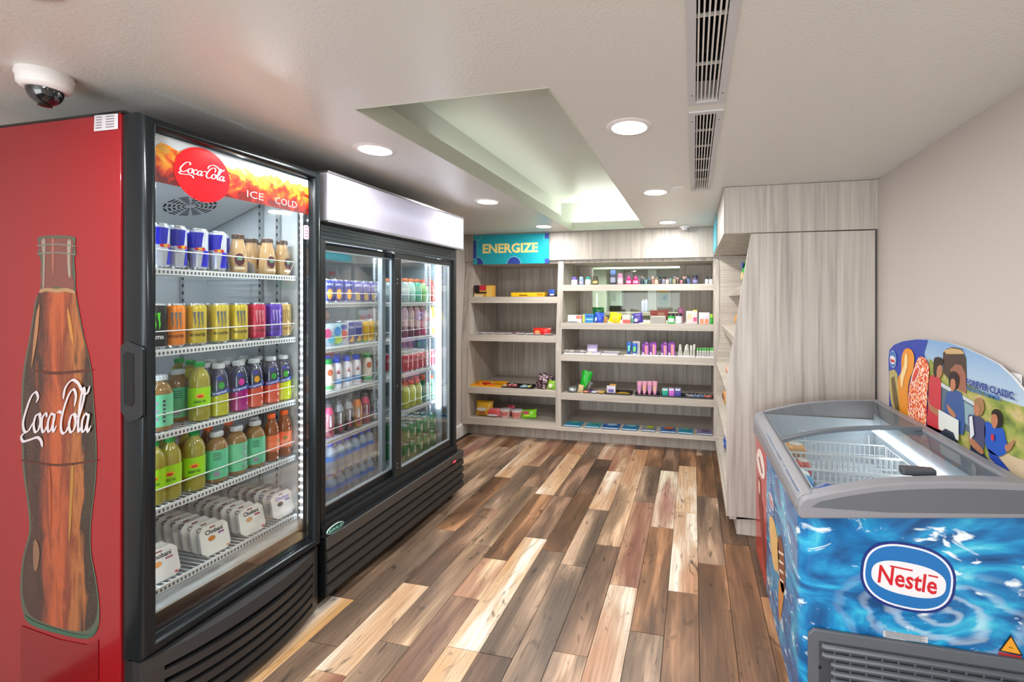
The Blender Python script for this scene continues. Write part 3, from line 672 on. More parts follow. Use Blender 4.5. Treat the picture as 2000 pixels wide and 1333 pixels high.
for i in range(6):
    z = .232-.046*i; b = BM(); zz = max(z, .035)
    strip3(b, lambda t: (gx+bul(t)*(1-.05*i), zz-(.012*(1-(2*t-1)**2) if i < 5 else 0)), lambda t: (gx+bul(t)*(1-.05*i), zz+(.027 if i < 5 else .012)-(.012*(1-(2*t-1)**2))), t0=.05, t1=.95)
    kid2(gr, ck, 'louver', b, mat('grille_black', '2c2c2d', .35), True)
for t0, t1 in ((0, .075), (.925, 1)):
    b = BM(); strip3(b, lambda t: (gx+bul(t)*.8, .035 if .02 < t < .98 else .06), lambda t: (gx+bul(t), .272), 6, t0, t1); kid2(gr, ck, 'grille_end', b, mat('grille_black', '2c2c2d', .35), True)
b = BM(); box(b, -1.80, -1.757, AY0+.01, AY1-.01, .05, .31); kid(ck, 'base_panel', b, DARKG)
for y in (AY0+.08, AY1-.08):
    for x in (-1.83, -2.33):
        b = BM(); lathe(b, [(0, 0), (.022, 0), (.022, .012), (.01, .014), (.01, .05), (0, .05)], 12, x, y); kid(ck, 'foot', b, BLACK)
# shelves
def wire_shelf(root, y0, y1, xb, xf, z, name='shelf', dots=True, rail=.0):
    b = BM(); n = int((y1-y0)/.019)
    for k in range(n+1): wire(b, (xb, y0+(y1-y0)*k/n, z-.003), (xf, y0+(y1-y0)*k/n, z-.003), .0018)
    for x in (xb, (xb+xf)/2): wire(b, (x, y0, z-.006), (x, y1, z-.006), .003)
    box(b, xf-.004, xf+.003, y0, y1, z-.024, z-.002)
    o = kid(root, name, b, WHT)
    if dots:
        d = BM(); m = int((y1-y0)/.0125)
        for k in range(m):
            y = y0+(y1-y0)*(k+.5)/m; box(d, xf+.0031, xf+.0036, y-.003, y+.003, z-.019, z-.009)
        q = kid2(o, root, 'perforation', d, C('59646c')); q['kind'] = 'stuff'
    if rail:
        d = BM(); x = xf+.001; tube(d, [(xf-.03, y0+.004, z), (x, y0+.004, z+rail), (x, y1-.004, z+rail), (xf-.03, y1-.004, z)], .0022, 6)
        kid2(o, root, 'front_rail', d, WHT)
    return o
AXS = -1.80
ASH = [1.588, 1.305, 1.016, .76, .49]
for i, z in enumerate(ASH): wire_shelf(ck, ys+.012, ye-.02, -2.32, AXS if i < 4 else AXS+.008, z, rail=.062 if i < 4 else 0)
# picture on the red side: bottle, drawn in the plane of the side panel
SP = AY0-.0012
def pz(x, y, k=.678): return onY(x*k, 430+y*.6774, SP)
def m_bottle():
    m = mat('bottle_print', '6b2412', .22, coat=.3); n, l = nodes(m); ge = N(m, 'ShaderNodeNewGeometry'); sp = N(m, 'ShaderNodeSeparateXYZ'); l.new(ge.outputs['Position'], sp.inputs[0])
    a, b_ = onY(42, 900, SP).x, onY(190, 900, SP).x
    mr = N(m, 'ShaderNodeMapRange'); mr.inputs[1].default_value = a; mr.inputs[2].default_value = b_; l.new(sp.outputs[0], mr.inputs[0])
    mp = coords(m, (26, 1, 5)); t = N(m, 'ShaderNodeTexNoise'); t.inputs['Scale'].default_value = 1; t.inputs['Detail'].default_value = 5; t.inputs['Distortion'].default_value = .8; l.new(mp.outputs[0], t.inputs['Vector'])
    ma = N(m, 'ShaderNodeMath', operation='MULTIPLY_ADD'); ma.inputs[1].default_value = .5; l.new(t.outputs[0], ma.inputs[0]); su_ = N(m, 'ShaderNodeMath', operation='SUBTRACT'); l.new(mr.outputs[0], su_.inputs[0]); su_.inputs[1].default_value = .25; l.new(su_.outputs[0], ma.inputs[2])
    r = ramp(m, [(.02, '120a06'), (.14, '3a2014'), (.24, '24100a'), (.36, '7a3217'), (.5, 'a84c20'), (.62, '6c280f'), (.75, '9a5a28'), (.86, '1c0a06'), (.97, '2e2818')])
    l.new(ma.outputs[0], r.inputs[0])
    v = N(m, 'ShaderNodeTexVoronoi'); v.inputs['Scale'].default_value = 130; rv = ramp(m, [(.0, 'd9b08a'), (.12, 'd9b08a'), (.2, '000000')]); l.new(v.outputs[0], rv.inputs[0])
    mx = N(m, 'ShaderNodeMix', data_type='RGBA', blend_type='ADD'); mx.inputs[0].default_value = .22; l.new(r.outputs[0], mx.inputs[6]); l.new(rv.outputs[0], mx.inputs[7]); l.new(mx.outputs[2], n['Principled BSDF'].inputs['Base Color']); return m
def side_poly(name, P, m, dy=0, sm=True, par=None):
    if sm: P = smoothpts(P, 3, True)
    b = BM(); poly(b, [pz(x, y)-Vector((0, dy, 0)) for x, y in P]); return kid2(side, ck, name, b, m)
BOT = [(108, 55), (122, 47), (165, 44), (212, 48), (218, 58), (216, 75), (219, 92), (214, 112), (217, 150), (218, 200), (224, 240), (241, 330), (262, 420), (269, 500), (276, 600), (279, 680), (275, 760), (262, 880), (263, 960), (276, 1030), (286, 1110), (282, 1180), (250, 1208), (170, 1192), (92, 1166), (66, 1130), (58, 1060), (66, 970), (84, 900), (80, 830), (66, 720), (62, 620), (62, 500), (69, 420), (86, 330), (101, 235), (116, 200), (117, 150), (118, 118), (110, 95), (113, 75)]
side_poly('bottle_outline', BOT, C('4a5546', .2))
side_poly('bottle_picture', [(118, 205), (165, 198), (215, 206), (221, 245), (238, 330), (259, 420), (266, 500), (272, 600), (275, 680), (271, 760), (258, 880), (259, 960), (271, 1030), (280, 1105), (272, 1160), (240, 1186), (170, 1176), (98, 1148), (74, 1115), (65, 1055), (72, 970), (90, 900), (86, 830), (72, 720), (68, 620), (68, 500), (75, 420), (91, 330), (105, 240)], m_bottle(), .0006)
side_poly('neck_picture', [(118, 56), (165, 53), (210, 57), (209, 100), (208, 150), (213, 200), (165, 192), (121, 198), (124, 120), (118, 90)], C('71423a', .2), .0006)
side_poly('neck_picture', [(121, 60), (132, 58), (131, 120), (129, 190), (124, 190), (125, 110)], C('8a8074', .2), .0012)
side_poly('neck_picture', [(196, 60), (206, 62), (203, 110), (205, 160), (198, 160), (195, 100)], C('8f8478', .2), .0012)
side_poly('neck_picture', [(150, 60), (158, 60), (156, 150), (152, 150)], C('935c50', .2), .0012)
for yy in (72, 96): side_poly('lip_picture', [(112, yy), (165, yy-4), (217, yy+2), (217, yy+5), (165, yy), (112, yy+4)], C('6d6c62', .2), .0016)
side_poly('foam_picture', [(118, 200), (140, 196), (165, 199), (190, 196), (215, 203), (216, 212), (190, 207), (165, 210), (135, 206), (116, 211)], C('9c7c58', .2), .0014)
for P_ in ([(110, 432), (165, 438), (258, 430), (260, 436), (165, 446), (110, 439)], [(70, 692), (165, 704), (274, 692), (274, 697), (165, 710), (70, 697)]): side_poly('rib_picture', P_, C('4a1f12', .2), .0014)
side_poly('glint_picture', [(104, 290), (112, 250), (116, 250), (110, 330), (98, 400), (92, 420)], C('a0704c', .2), .0014)
side_poly('glint_picture', [(196, 250), (206, 290), (214, 350), (208, 350), (198, 300)], C('b07838', .2), .0014)
side_poly('glint_picture', [(98, 930), (108, 925), (116, 960), (108, 1010), (98, 1000)], C('7d5c44', .2), .0014)
side_poly('glint_picture', [(206, 720), (214, 720), (206, 880), (200, 930), (200, 860)], C('9c7030', .2), .0014)
side_poly('glint_picture', [(140, 720), (146, 720), (150, 830), (146, 900), (141, 840)], C('97492a', .2), .0014)
side_poly('base_picture', [(70, 1138), (100, 1158), (170, 1182), (250, 1198), (278, 1176), (276, 1188), (250, 1208), (170, 1193), (92, 1168)], C('2c5a48', .2), .0014)
side_poly('reflection_picture', [(60, 1170), (100, 1185), (170, 1210), (250, 1226), (284, 1210), (284, 1330), (60, 1330)], C('7d1216', .2), .0006, False)
b = BM()
def MP(x, y): return pz(x, 430+0*y) 
def scr(x, y):  # x,y in crop pixels, y up
    return pz(x, 640-y)-Vector((0, .002, 0))
cola_script(b, scr, 60, -14, 216, 195, w=.27, off=(0, -.0002, 0)); kid2(side, ck, 'lettering', b, C('c9c2c6', .3))
b = BM(); c4 = [onY(185, 226, SP), onY(231, 222, SP), onY(231, 252, SP), onY(184, 257, SP)]; poly(b, [p-Vector((0, .0008, 0)) for p in c4]); kid2(side, ck, 'paper_label', b, C('c8c4c8'))
b = BM()
for k in range(5):
    for a_, w_ in ((.08, .25), (.5, .35)):
        A_ = c4[0].lerp(c4[1], a_).lerp(c4[3].lerp(c4[2], a_), .14+.17*k); B_ = c4[0].lerp(c4[1], a_+w_).lerp(c4[3].lerp(c4[2], a_+w_), .14+.17*k)
        poly(b, [A_-Vector((0, .0016, .001)), B_-Vector((0, .0016, .001)), B_-Vector((0, .0016, -.0018)), A_-Vector((0, .0016, -.0018))])
o = kid2(side, ck, 'label_print', b, C('6b6b72')); o['kind'] = 'stuff'

# ================================================================ two-door sliding cooler
BY0, BY1, BXF = 1.80, 3.055, -1.75
mk = empty('drinks_cooler', (-2.08, 2.43, 0), 'wide black sliding-door drinks cooler with lit white header', 'cooler')
b = BM(); box(b, -2.42, -1.80, BY0, BY0+.03, .06, 2.05); kid(mk, 'side_panel', b, BLACK); b = BM(); box(b, -2.42, -1.80, BY1-.03, BY1, .06, 2.05); kid(mk, 'side_panel', b, BLK2)
b = BM(); box(b, -2.42, -2.38, BY0+.03, BY1-.03, .06, 2.05); box(b, -2.38, -1.82, BY0+.03, BY1-.03, 1.79, 2.05); box(b, -2.38, -1.80, BY0+.03, BY1-.03, .06, .38); kid(mk, 'carcass', b, BLACK)
bys, bye = BY0+.031, BY1-.031
b = BM(); box(b, -2.379, -2.373, bys, bye, .381, 1.789); box(b, -2.373, -1.85, bys, bys+.006, .381, 1.789); box(b, -2.373, -1.85, bye-.006, bye, .381, 1.789); box(b, -2.373, -1.85, bys+.006, bye-.006, 1.782, 1.789); box(b, -2.373, -1.85, bys+.006, bye-.006, .381, .388)
kid(mk, 'liner', b, mat('liner_grey', '93a4ae', .45))
# lit header box: tube behind a translucent sheet
b = BM(); z0, z1 = 1.855, 2.083; hy0, hy1 = BY0-.01, BY1+.018
box(b, -1.80, -1.79, hy0, hy1, z0, z1); box(b, -1.79, -1.705, hy0, hy1, z1-.012, z1); box(b, -1.79, -1.705, hy0, hy1, z0, z0+.012); box(b, -1.79, -1.705, hy1-.012, hy1, z0+.012, z1-.012); box(b, -1.79, -1.705, hy0, hy0+.012, z0+.012, z1-.012)
hd = kid(mk, 'header_box', b, mat('header_metal', 'c9c9d2', .35, .2))
def m_acrylic():
    m = bpy.data.materials.new('lit_acrylic'); m.use_nodes = True; n, l = nodes(m); n.clear(); out = N(m, 'ShaderNodeOutputMaterial')
    t = N(m, 'ShaderNodeBsdfTranslucent'); t.inputs[0].default_value = (.86, .86, .95, 1); d = N(m, 'ShaderNodeBsdfDiffuse'); d.inputs[0].default_value = (.62, .62, .70, 1); mx = N(m, 'ShaderNodeMixShader'); mx.inputs[0].default_value = .55
    l.new(t.outputs[0], mx.inputs[1]); l.new(d.outputs[0], mx.inputs[2]); l.new(mx.outputs[0], out.inputs[0]); return m
b = BM(); box(b, -1.7045, -1.7015, hy0, hy1, z0+.004, z1-.004); kid2(hd, mk, 'lit_panel', b, m_acrylic())
b = BM(); tube(b, [(-1.735, hy0+.05, (z0+z1)/2+.004), (-1.735, hy1-.05, (z0+z1)/2+.004)], .008, 10); kid2(hd, mk, 'lamp_tube', b, emitmat('header_tube', 'f2f4ff', 2.3))
b = BM(); box(b, -1.80, -1.698, hy0, hy1+.002, z1, z1+.009); kid2(hd, mk, 'trim', b, GUN)
b = BM(); box(b, -1.80, -1.698, hy0, hy1+.002, z0-.008, z0); kid2(hd, mk, 'trim', b, GUN)
# surround
b = BM(); box(b, -1.80, -1.752, BY0, BY1, 1.765, 1.846)
for k in range(4): box(b, -1.752, -1.748, BY0, BY1, 1.772+.018*k, 1.782+.018*k)
kid(mk, 'top_frame', b, mat('frame_ribs', '3b4245', .3, .5))
b = BM(); box(b, -1.80, -1.75, BY1-.035, BY1, .36, 1.765); kid(mk, 'side_frame', b, BLK2)
b = BM(); box(b, -1.80, -1.75, BY0, BY0+.03, .36, 1.765); kid(mk, 'side_frame', b, BLK2)
b = BM(); box(b, -1.82, -1.742, BY0, BY1, .335, .378); box(b, -1.80, -1.765, BY0, BY1, .378, .395); kid(mk, 'door_track', b, BLK2)
for n_, (y0, y1, x, st0, st1, fm) in enumerate([(BY0+.03, 2.43, -1.815, .02, .028, BLK2), (2.365, 3.02, -1.775, .062, .03, mat('frame_front', '2e3233', .25, .5))]):
    d = BM(); zz0, zz1 = .392, 1.762; t_ = .022
    box(d, x-t_/2, x+t_/2, y0, y1, zz0, zz0+.042); box(d, x-t_/2, x+t_/2, y0, y1, zz1-.035, zz1); box(d, x-t_/2, x+t_/2, y0, y0+st0, zz0+.042, zz1-.035); box(d, x-t_/2, x+t_/2, y1-st1, y1, zz0+.042, zz1-.035)
    dr = kid(mk, 'sliding_door', d, fm, bev=.002)
    d = BM(); box(d, x-.003, x+.003, y0+st0, y1-st1, zz0+.042, zz1-.035); kid2(dr, mk, 'glass', d, GLASS)
    d = BM(); ring(d, y0+st0, y1-st1, zz0+.042, zz1-.035, [(0, x+.006), (.008, x+.006), (.008, x-.006), (0, x-.006)]); kid2(dr, mk, 'glass_seal', d, mat('seal_light', 'aeb9bf', .3, .4))
    if n_:
        d = BM()
        for zq in (1.66, 1.62, .50, .53): lathe(d, [(0, x+.0125), (.006, x+.0125)], 10)
        d.free(); 
        for zq in (1.60, 1.575, .95, .475, .45):
            d = BM(); prism(d, [(y0+.022+.0055*math.cos(a*math.pi/5), zq+.0055*math.sin(a*math.pi/5)) for a in range(10)], 'x', x+t_/2, x+t_/2+.002); kid2(dr, mk, 'rivet', d, ALU)
# grille
b = BM(); box(b, -1.80, -1.712, BY0-.01, BY1+.018, .055, .338); gg = kid(mk, 'base_cover', b, BLACK)
b = BM(); box(b, -1.712, -1.70, BY0-.01, BY1+.018, .285, .338); kid2(gg, mk, 'cover_band', b, mat('cover_grey', '45433f', .45), bev=.002)
for k in range(4):
    z = .27-.054*k; b = BM(); prism(b, [(-1.7125, z), (-1.701, z-.003), (-1.698, z-.036), (-1.7125, z-.045)], 'y', BY0-.01, BY1+.018); kid2(gg, mk, 'louver', b, mat('louver_black', '343331', .4))
for y in (BY0+.1, BY1-.06):
    for x in (-1.78, -2.34):
        b = BM(); lathe(b, [(0, 0), (.024, 0), (.024, .014), (.012, .016), (.012, .056), (0, .056)], 14, x, y); kid(mk, 'foot', b, BLACK, True)
q = onX(886, 903, -1.7); b = BM(); box(b, -1.70, -1.697, q.y-.028, q.y+.03, q.z-.014, q.z+.014); ct = kid(mk, 'thermostat', b, BLACK)
b = BM(); box(b, -1.697, -1.6965, q.y-.004, q.y+.024, q.z-.006, q.z+.008); kid2(ct, mk, 'display', b, emitmat('red_display', 'e04050', 1.2))
b = BM(); prism(b, [(q.y-.018+.006*math.cos(a), q.z+.006*math.sin(a)) for a in [i*math.pi/5 for i in range(10)]], 'x', -1.697, -1.695); kid2(ct, mk, 'button', b, C('d0504c'))
q = onX(653, 1032, -1.699)
b = BM(); prism(b, ell(q.y+.004, q.z, .052, .019, 32), 'x', -1.6995, -1.694); lg = kid(mk, 'badge', b, C('b8d8d0', .3))
b = BM(); poly(b, [(-1.6935, y, z) for y, z in ell(q.y+.004, q.z, .049, .0165, 32)]); kid2(lg, mk, 'badge_field', b, C('0f3d40', .3))
b = BM(); text(b, 'KOOL-IT', lambda x, z: (-1.693, q.y+.004+x+z*.15, q.z-.0065+z), .082, .013, .03); kid2(lg, mk, 'lettering', b, C('8fe0cc', .3))
# interior: mullion, strips, shelves
for y in (2.375,):
    b = BM(); box(b, -1.875, -1.845, y-.02, y+.012, .40, 1.78); kid(mk, 'mullion', b, mat('steel_light', 'b9c4cb', .35, .3))
b = BM(); box(b, -1.862, -1.848, bye-.046, bye-.036, .66, 1.74); t = kid(mk, 'lamp_tube', b, STRIP)
b = BM(); box(b, -1.862, -1.848, bys+.02, bys+.034, .66, 1.74); t = kid(mk, 'lamp_tube', b, emitmat('led_tube_left', 'eaf2ff', 30))
for y in (2.352, bye-.1, bye-.14):
    b = BM(); box(b, -1.9, -1.886, y-.006, y+.006, .42, 1.74); st = kid(mk, 'shelf_standard', b, mat('steel_light', 'b9c4cb', .35, .3))
    b = BM()
    for k in range(56): box(b, -1.8858, -1.8855, y-.003, y+.003, .44+k*.023, .452+k*.023)
    o = kid2(st, mk, 'slots', b, C('3c464c')); o['kind'] = 'stuff'
BSH = [1.46, 1.222, .985, .738]
for i, z in enumerate(BSH):
    wire_shelf(mk, bys+.01, 2.35, -2.36, -1.872, z, rail=.05); wire_shelf(mk, 2.40, bye-.055, -2.36, -1.872, z-.003, rail=.05 if i != 2 else 0)
# fill lamps added at the top front of each cooler to brighten the inside
lamp('cooler_fill', 'AREA', (-1.79, 1.41, 2.0), 5.0, .56, (.93, .97, 1), (0, math.radians(25), math.radians(0)), 'RECTANGLE', .02).rotation_euler = (0, math.radians(-20), 0)
for yy in (2.1, 2.7): lamp('cooler_fill', 'AREA', (-1.87, yy, 1.775), 2.2, .03, (.9, .96, 1), (0, math.radians(-15), 0), 'RECTANGLE', .5)
# ================================================================ drinks
LQ = lambda c: mat('liquid_'+c, c, .12, coat=.6)
CLR = thin_glass('clear_plastic', (.9, .93, .93), .9, .03, .10, (.8, .85, .88))
WAT = thin_glass('water_plastic', (.82, .92, 1), .9, .06, .38, (.60, .78, .95))
def deco(name, cols, fn): return (name, [C(c, .3) if isinstance(c, str) else c for c in cols], fn)
# --- slim can, blue and silver quarters with red and yellow emblem
def quarters(b, R, h):
    q = 2*math.pi*R/4
    for k in (0, 2):
        c = k*q; wpoly(b, [(c-q*.62, h*.52), (c+q*.38, h*.52), (c+q*.55, h*.90), (c-q*.62, h*.90)], R, 0)
        wpoly(b, [(c+q*.36, h*.08), (c+q*1.4, h*.08), (c+q*1.4, h*.47), (c+q*.54, h*.47)], R, 0)
def quarters_red(b, R, h):
    q = 2*math.pi*R/4
    for c in (0.3*q, 2.3*q): wpoly(b, ell(c-.008, h*.50, .0085, .006, 10), R, 0, .001); wpoly(b, ell(c+.008, h*.50, .0085, .006, 10), R, 0, .001)
def quarters_yel(b, R, h):
    q = 2*math.pi*R/4
    for c in (0.3*q, 2.3*q): wpoly(b, ell(c, h*.505, .006, .006, 12), R, 0, .0014)
rbcan = can('c3c9d4', .0285, .157, [deco('blue_panels', ['1c22b8'], quarters), deco('emblem_red', ['c8203a'], quarters_red), deco('emblem_sun', ['f0b02a'], quarters_yel)])
def claw(b, R, h):
    for k, (dx, l) in enumerate(((-.011, .8), (0, 1), (.011, .85))):
        P = [(dx-.0045, h*.80), (dx+.0035, h*.80), (dx+.002, h*.66), (dx+.004, h*.55), (dx+.0005, h*(.80-.44*l)), (dx-.0008, h*.6), (dx-.003, h*.68)]
        wpoly(b, P, R, 0, .0009)
def word(s, z, w, hh): 
    def f(b, R, h):
        M = cyl(R); text(b, s, lambda x, y: M(x, z*h+y, .001), w, hh, .03)
    return f
def mcan(body, claws, extra='MONSTER', tc=None):
    return can(body, .033, .157, [deco('emblem', [claws], claw), deco('lettering', [tc or claws], word(extra, .22, .05, .011))], .3)
mc = {'black': mcan('15191b', '55e02a', tc='e8e8e8'), 'orange': mcan('f08a2c', '7a7f80', 'MONSTER', '6a3a10'), 'yellow': mcan('c9b43c', '6d7476', 'MONSTER', '5a5420'), 'gold': mcan('c4a768', 'a88c50', 'MONSTER', '8a7040'),
      'red': mcan('c2304f', 'd8909c', 'MONSTER', '8a1830'), 'purple': mcan('5b3fae', 'a99be0', 'MONSTER', '2c1a78')}
def at_shelf(u, i, R, row=0, dep=.07, fix=False):
    X = AXS-.008-R-row*dep
    return (X, min(max(yu(u, AXS-.008-R if fix else X), ys+R+.008), ye-R-.012), ASH[i]+.0005)
CO = 'the red-sided cooler'
for k, u in enumerate((311, 345, 388, 425)):
    rbcan.put(at_shelf(u, 0, .0285), 'slim blue and silver can, %s from left, front of the top shelf' % WORD[k+1], 'can', 'blue and silver cans on the top shelf', rz=-.45-.5*(k > 1))
for k, u in enumerate((320, 352, 391, 428)):
    rbcan.put(at_shelf(u+3, 0, .0285, 1, .062), 'slim blue and silver can behind the %s front one on the top shelf' % WORD[k+1], 'can', 'blue and silver cans on the top shelf', rz=.7)
# coffee bottle: glass, brown cap, cream liquid
cream = LQ('b9986c'); brown = LQ('4a3630')
cprof = [(0, 0), (.028, 0), (.0315, .006), (.0315, .045), (.03, .075), (.026, .105), (.0205, .125), (.019, .14)]
def oval_label(b): 
    wpoly(b, ell(0, .052, .017, .026, 18), .0312, 0, .0008)
def oval_in(b): wpoly(b, ell(0, .058, .0095, .0095, 16), .0312, 0, .0014)
coffee = bottle(cprof, [cream], brown, (.0205, .138, .158), None, 'coffee_bottle', [('label', [C('5a2c3c')], oval_label), ('emblem', [C('6f9c7c')], oval_in), ('label_band', [C('d8cbb0')], lambda b: wpoly(b, [(-.018, .012), (.018, .012), (.018, .022), (-.018, .022)], .0312, 0, .0014))])
for k, (u, row) in enumerate(((465, 0), (522, 0), (551, 0), (492, 1), (512, 1.6), (470, 1.6), (545, 1.4))):
    p = at_shelf(u, 0, .0315, row, .07)
    coffee.put(p, 'coffee bottle with dark cap, %s on the top shelf' % ('first of the front row', 'second of the front row', 'rightmost at the front', 'behind the gap in front', 'farthest back at the centre', 'farthest back at the left', 'farthest back at the right')[k], 'bottle', 'coffee bottles on the top shelf', rz=-.5+.3*k)
# clear lane dividers on the top shelf
for k, u in enumerate((368, 408, 448, 497)):
    b = BM(); X0 = AXS-.01; y = yu(u, X0); prism(b, [(X0, 1.589), (X0, 1.62), (X0-.03, 1.64), (X0-.3, 1.64), (X0-.3, 1.589)], 'y', y-.001, y+.001); tag(obj('shelf_divider', b, thin_glass('divider', (.95, .96, .98), .9, .03, .25, (.85, .88, .93))), 'clear plastic lane divider, %s from the left on the top shelf' % WORD[k+1], 'divider', 'lane dividers on the top shelf')
for k, (u, c) in enumerate(((303, 'black'), (339, 'orange'), (382, 'yellow'), (427, 'yellow'), (465, 'yellow'), (501, 'red'), (534, 'purple'), (562, 'gold'))):
    mc[c].put(at_shelf(u, 1, .033), 'tall %s can, %s from left at the front of the second shelf' % (c, WORD[k+1]), 'can', 'tall cans on the second shelf', rz=-.35 if k else -.6)
    if k < 7: mc['gold' if c in ('yellow', 'orange') else c].put(at_shelf(u, 1, .033, 1, .075, True), 'tall %s can behind the %s front can of the second shelf' % ('gold' if c in ('yellow', 'orange') else c, WORD[k+1]), 'can', 'tall cans on the second shelf', rz=.3)
# jar-shouldered mint bottle
mintp = [(0, 0), (.032, 0), (.036, .006), (.036, .13), (.034, .142), (.026, .160), (.0185, .168), (.0185, .178)]
mint = bottle(mintp, [LQ('8a6a3a')], C('c4ccd0'), (.021, .176, .194), (C('5cc496', .35), .036, .016, .128), 'juice_bottle', [('barcode', [C('8a8a98')], lambda b: wpoly(b, [(-.010, .026), (.008, .026), (.008, .046), (-.010, .046)], .0362, 0, .0014)), ('lettering', [C('2c6a50')], lambda b: [wpoly(b, [(-.012, z), (.012, z), (.012, z+.003), (-.012, z+.003)], .0362, 0, .0014) for z in (.09, .098, .106, .114)])])
mint2 = bottle(mintp, [LQ('8a6a3a')], C('c4ccd0'), (.021, .176, .194), (C('6ecb9c', .35), .036, .016, .128), 'juice_bottle', [('flower_print', [C('b089b8')], lambda b: [wpoly(b, ell(-.012+.006*(k % 2), .03+k*.014, .004, .005, 8), .0362, 0, .0014) for k in range(7)]), ('lettering', [C('34404a')], lambda b: [wpoly(b, [(.008, .03+k*.014), (.016, .032+k*.014), (.014, .04+k*.014), (.008, .038+k*.014)], .0362, 0, .0014) for k in range(6)])])
teap = [(0, .003), (.02, 0), (.031, .004), (.0335, .014), (.033, .03), (.0325, .05), (.0325, .125), (.033, .15), (.031, .165), (.024, .185), (.0145, .198), (.0135, .207)]
def fruit(b): wpoly(b, ell(0, .098, .014, .009, 12), .0335, 0, .0012); 
def fruit2(b): wpoly(b, ell(.001, .096, .009, .005, 12), .0335, 0, .0018)
tea = bottle(teap, [LQ('9a9438')], C('17a24a'), (.0155, .205, .222), (C('9ddc1e', .35), .033, .055, .128), 'tea_bottle', [('fruit_print', [C('f0b428')], fruit), ('logo_print', [C('d83a2a')], fruit2), ('lettering', [C('2f6a1a')], lambda b: [b.verts and None, text(b, 'GREEN TEA', (lambda x, y: cyl(.0335)(x, .072+y, .0015)), .036, .009, .03)])])
flp = [(0, .004), (.022, 0), (.0325, .006), (.0325, .06), (.0315, .085), (.0325, .10), (.0325, .125), (.03, .15), (.023, .175), (.0165, .185), (.0165, .19)]
def tropic(liq, drop, up='2e3450'):
    return bottle([(p[0], p[1], 1 if p[1] > .115 else 0) for p in flp], [LQ(liq), mat('tinted_'+up, up, .1, coat=.8)], C('ccd3d8'), (.0195, .188, .206), None, 'flavoured_water_bottle',
      [('band', [C('24429c')], lambda b: wpoly(b, [(-.045, .078), (.045, .094), (.045, .112), (-.045, .094)], .0325, 0, .0008)), ('fruit_print', [C(drop)], lambda b: wpoly(b, ell(.006, .122, .010, .014, 14), .0325, 0, .0006)), ('lettering', [C('dfe6f4')], lambda b: text(b, 'tropical', (lambda x, y: cyl(.0325)(x, .091+x*.18+y, .0012)), .045, .010, .02)),
       ('logo_print', [C('2c3ba0')], lambda b: wpoly(b, ell(0, .150, .009, .009, 12), .029, 0, .0014))])
TR = {'yellow': tropic('b6b820', '2f9a3c'), 'magenta': tropic('a01078', 'd23aa0'), 'red-orange': tropic('cf5538', 'e0a028'), 'orange': tropic('d4553a', '3aa040'), 'lime': tropic('cfdc18', '42a838')}
orp = [(0, .004), (.02, 0), (.0285, .005), (.029, .03), (.028, .05), (.028, .11), (.0295, .125), (.027, .15), (.018, .175), (.0125, .185), (.0125, .19)]
peach = bottle(orp, [LQ('8a4a1c')], C('f2651c'), (.0145, .188, .207), (C('f0703a', .35), .029, .045, .115), 'tea_bottle', [('leaf_print', [C('6a8a20')], lambda b: wpoly(b, ell(0, .088, .009, .006, 10), .0295, 0, .0012)), ('lettering', [C('f4c8a0')], lambda b: [wpoly(b, [(-.012, z), (.012, z), (.012, z+.002), (-.012, z+.002)], .0295, 0, .0014) for z in (.06, .066, .072)])])
row3 = [(311, mint2, 'mint-green labelled bottle', .036), (389, tea, 'green-capped green tea bottle', .033), (427, TR['yellow'], 'yellow drink bottle with white cap', .0325), (466, TR['magenta'], 'magenta drink bottle with white cap', .0325), (496, TR['red-orange'], 'red-orange drink bottle with white cap', .0325), (529, TR['orange'], 'orange drink bottle with white cap', .0325), (562, TR['lime'], 'lime-yellow drink bottle with white cap', .0325)]
for u, p, l, R in row3: p.put(at_shelf(u, 2, R), l+' at the front of the third shelf', 'bottle', 'bottles on the third shelf', rz=-.55)
mint.put(at_shelf(347, 2, .036, 1, .08), 'mint-green labelled bottle set back behind the leftmost one, third shelf', 'bottle', 'bottles on the third shelf', rz=-.6)
tea.put(at_shelf(372, 2, .033, 1.3, .075), 'green-capped tea bottle just behind the front green tea bottle on the third shelf', 'bottle', 'bottles on the third shelf', rz=.2)
tea.put(at_shelf(350, 2, .033, 2.6, .075), 'green-capped tea bottle farther back on the third shelf', 'bottle', 'bottles on the third shelf', rz=.2)
for k, (u, c) in enumerate(((427, 'yellow'), (466, 'magenta'), (496, 'red-orange'), (529, 'orange'))):
    for r_ in (1, 2):
        TR[c].put(at_shelf(u, 2, .0325, r_, .075, True), '%s white-capped drink bottle in the %s row back on the third shelf' % (c, ('second', 'third')[r_-1]), 'bottle', 'bottles on the third shelf', rz=.1)
row4 = [(299, tea, 'leftmost green tea bottle', .033), (331, tea, 'second green tea bottle from the left', .033), (379, tea, 'third green tea bottle from the left', .033), (423, mint, 'mint-green bottle with barcode, leftmost of three', .036), (462, mint2, 'mint-green bottle with side lettering, middle of three', .036), (498, mint, 'mint-green bottle, right of three', .036), (530, peach, 'orange-labelled tea bottle, left of two', .029), (560, peach, 'orange-labelled tea bottle, right of two', .029)]
for k, (u, p, l, R) in enumerate(row4): p.put(at_shelf(u, 3, R), l+' at the front of the fourth shelf', 'bottle', 'bottles on the fourth shelf', rz=-.6+(.9 if k in (4, 6) else 0))
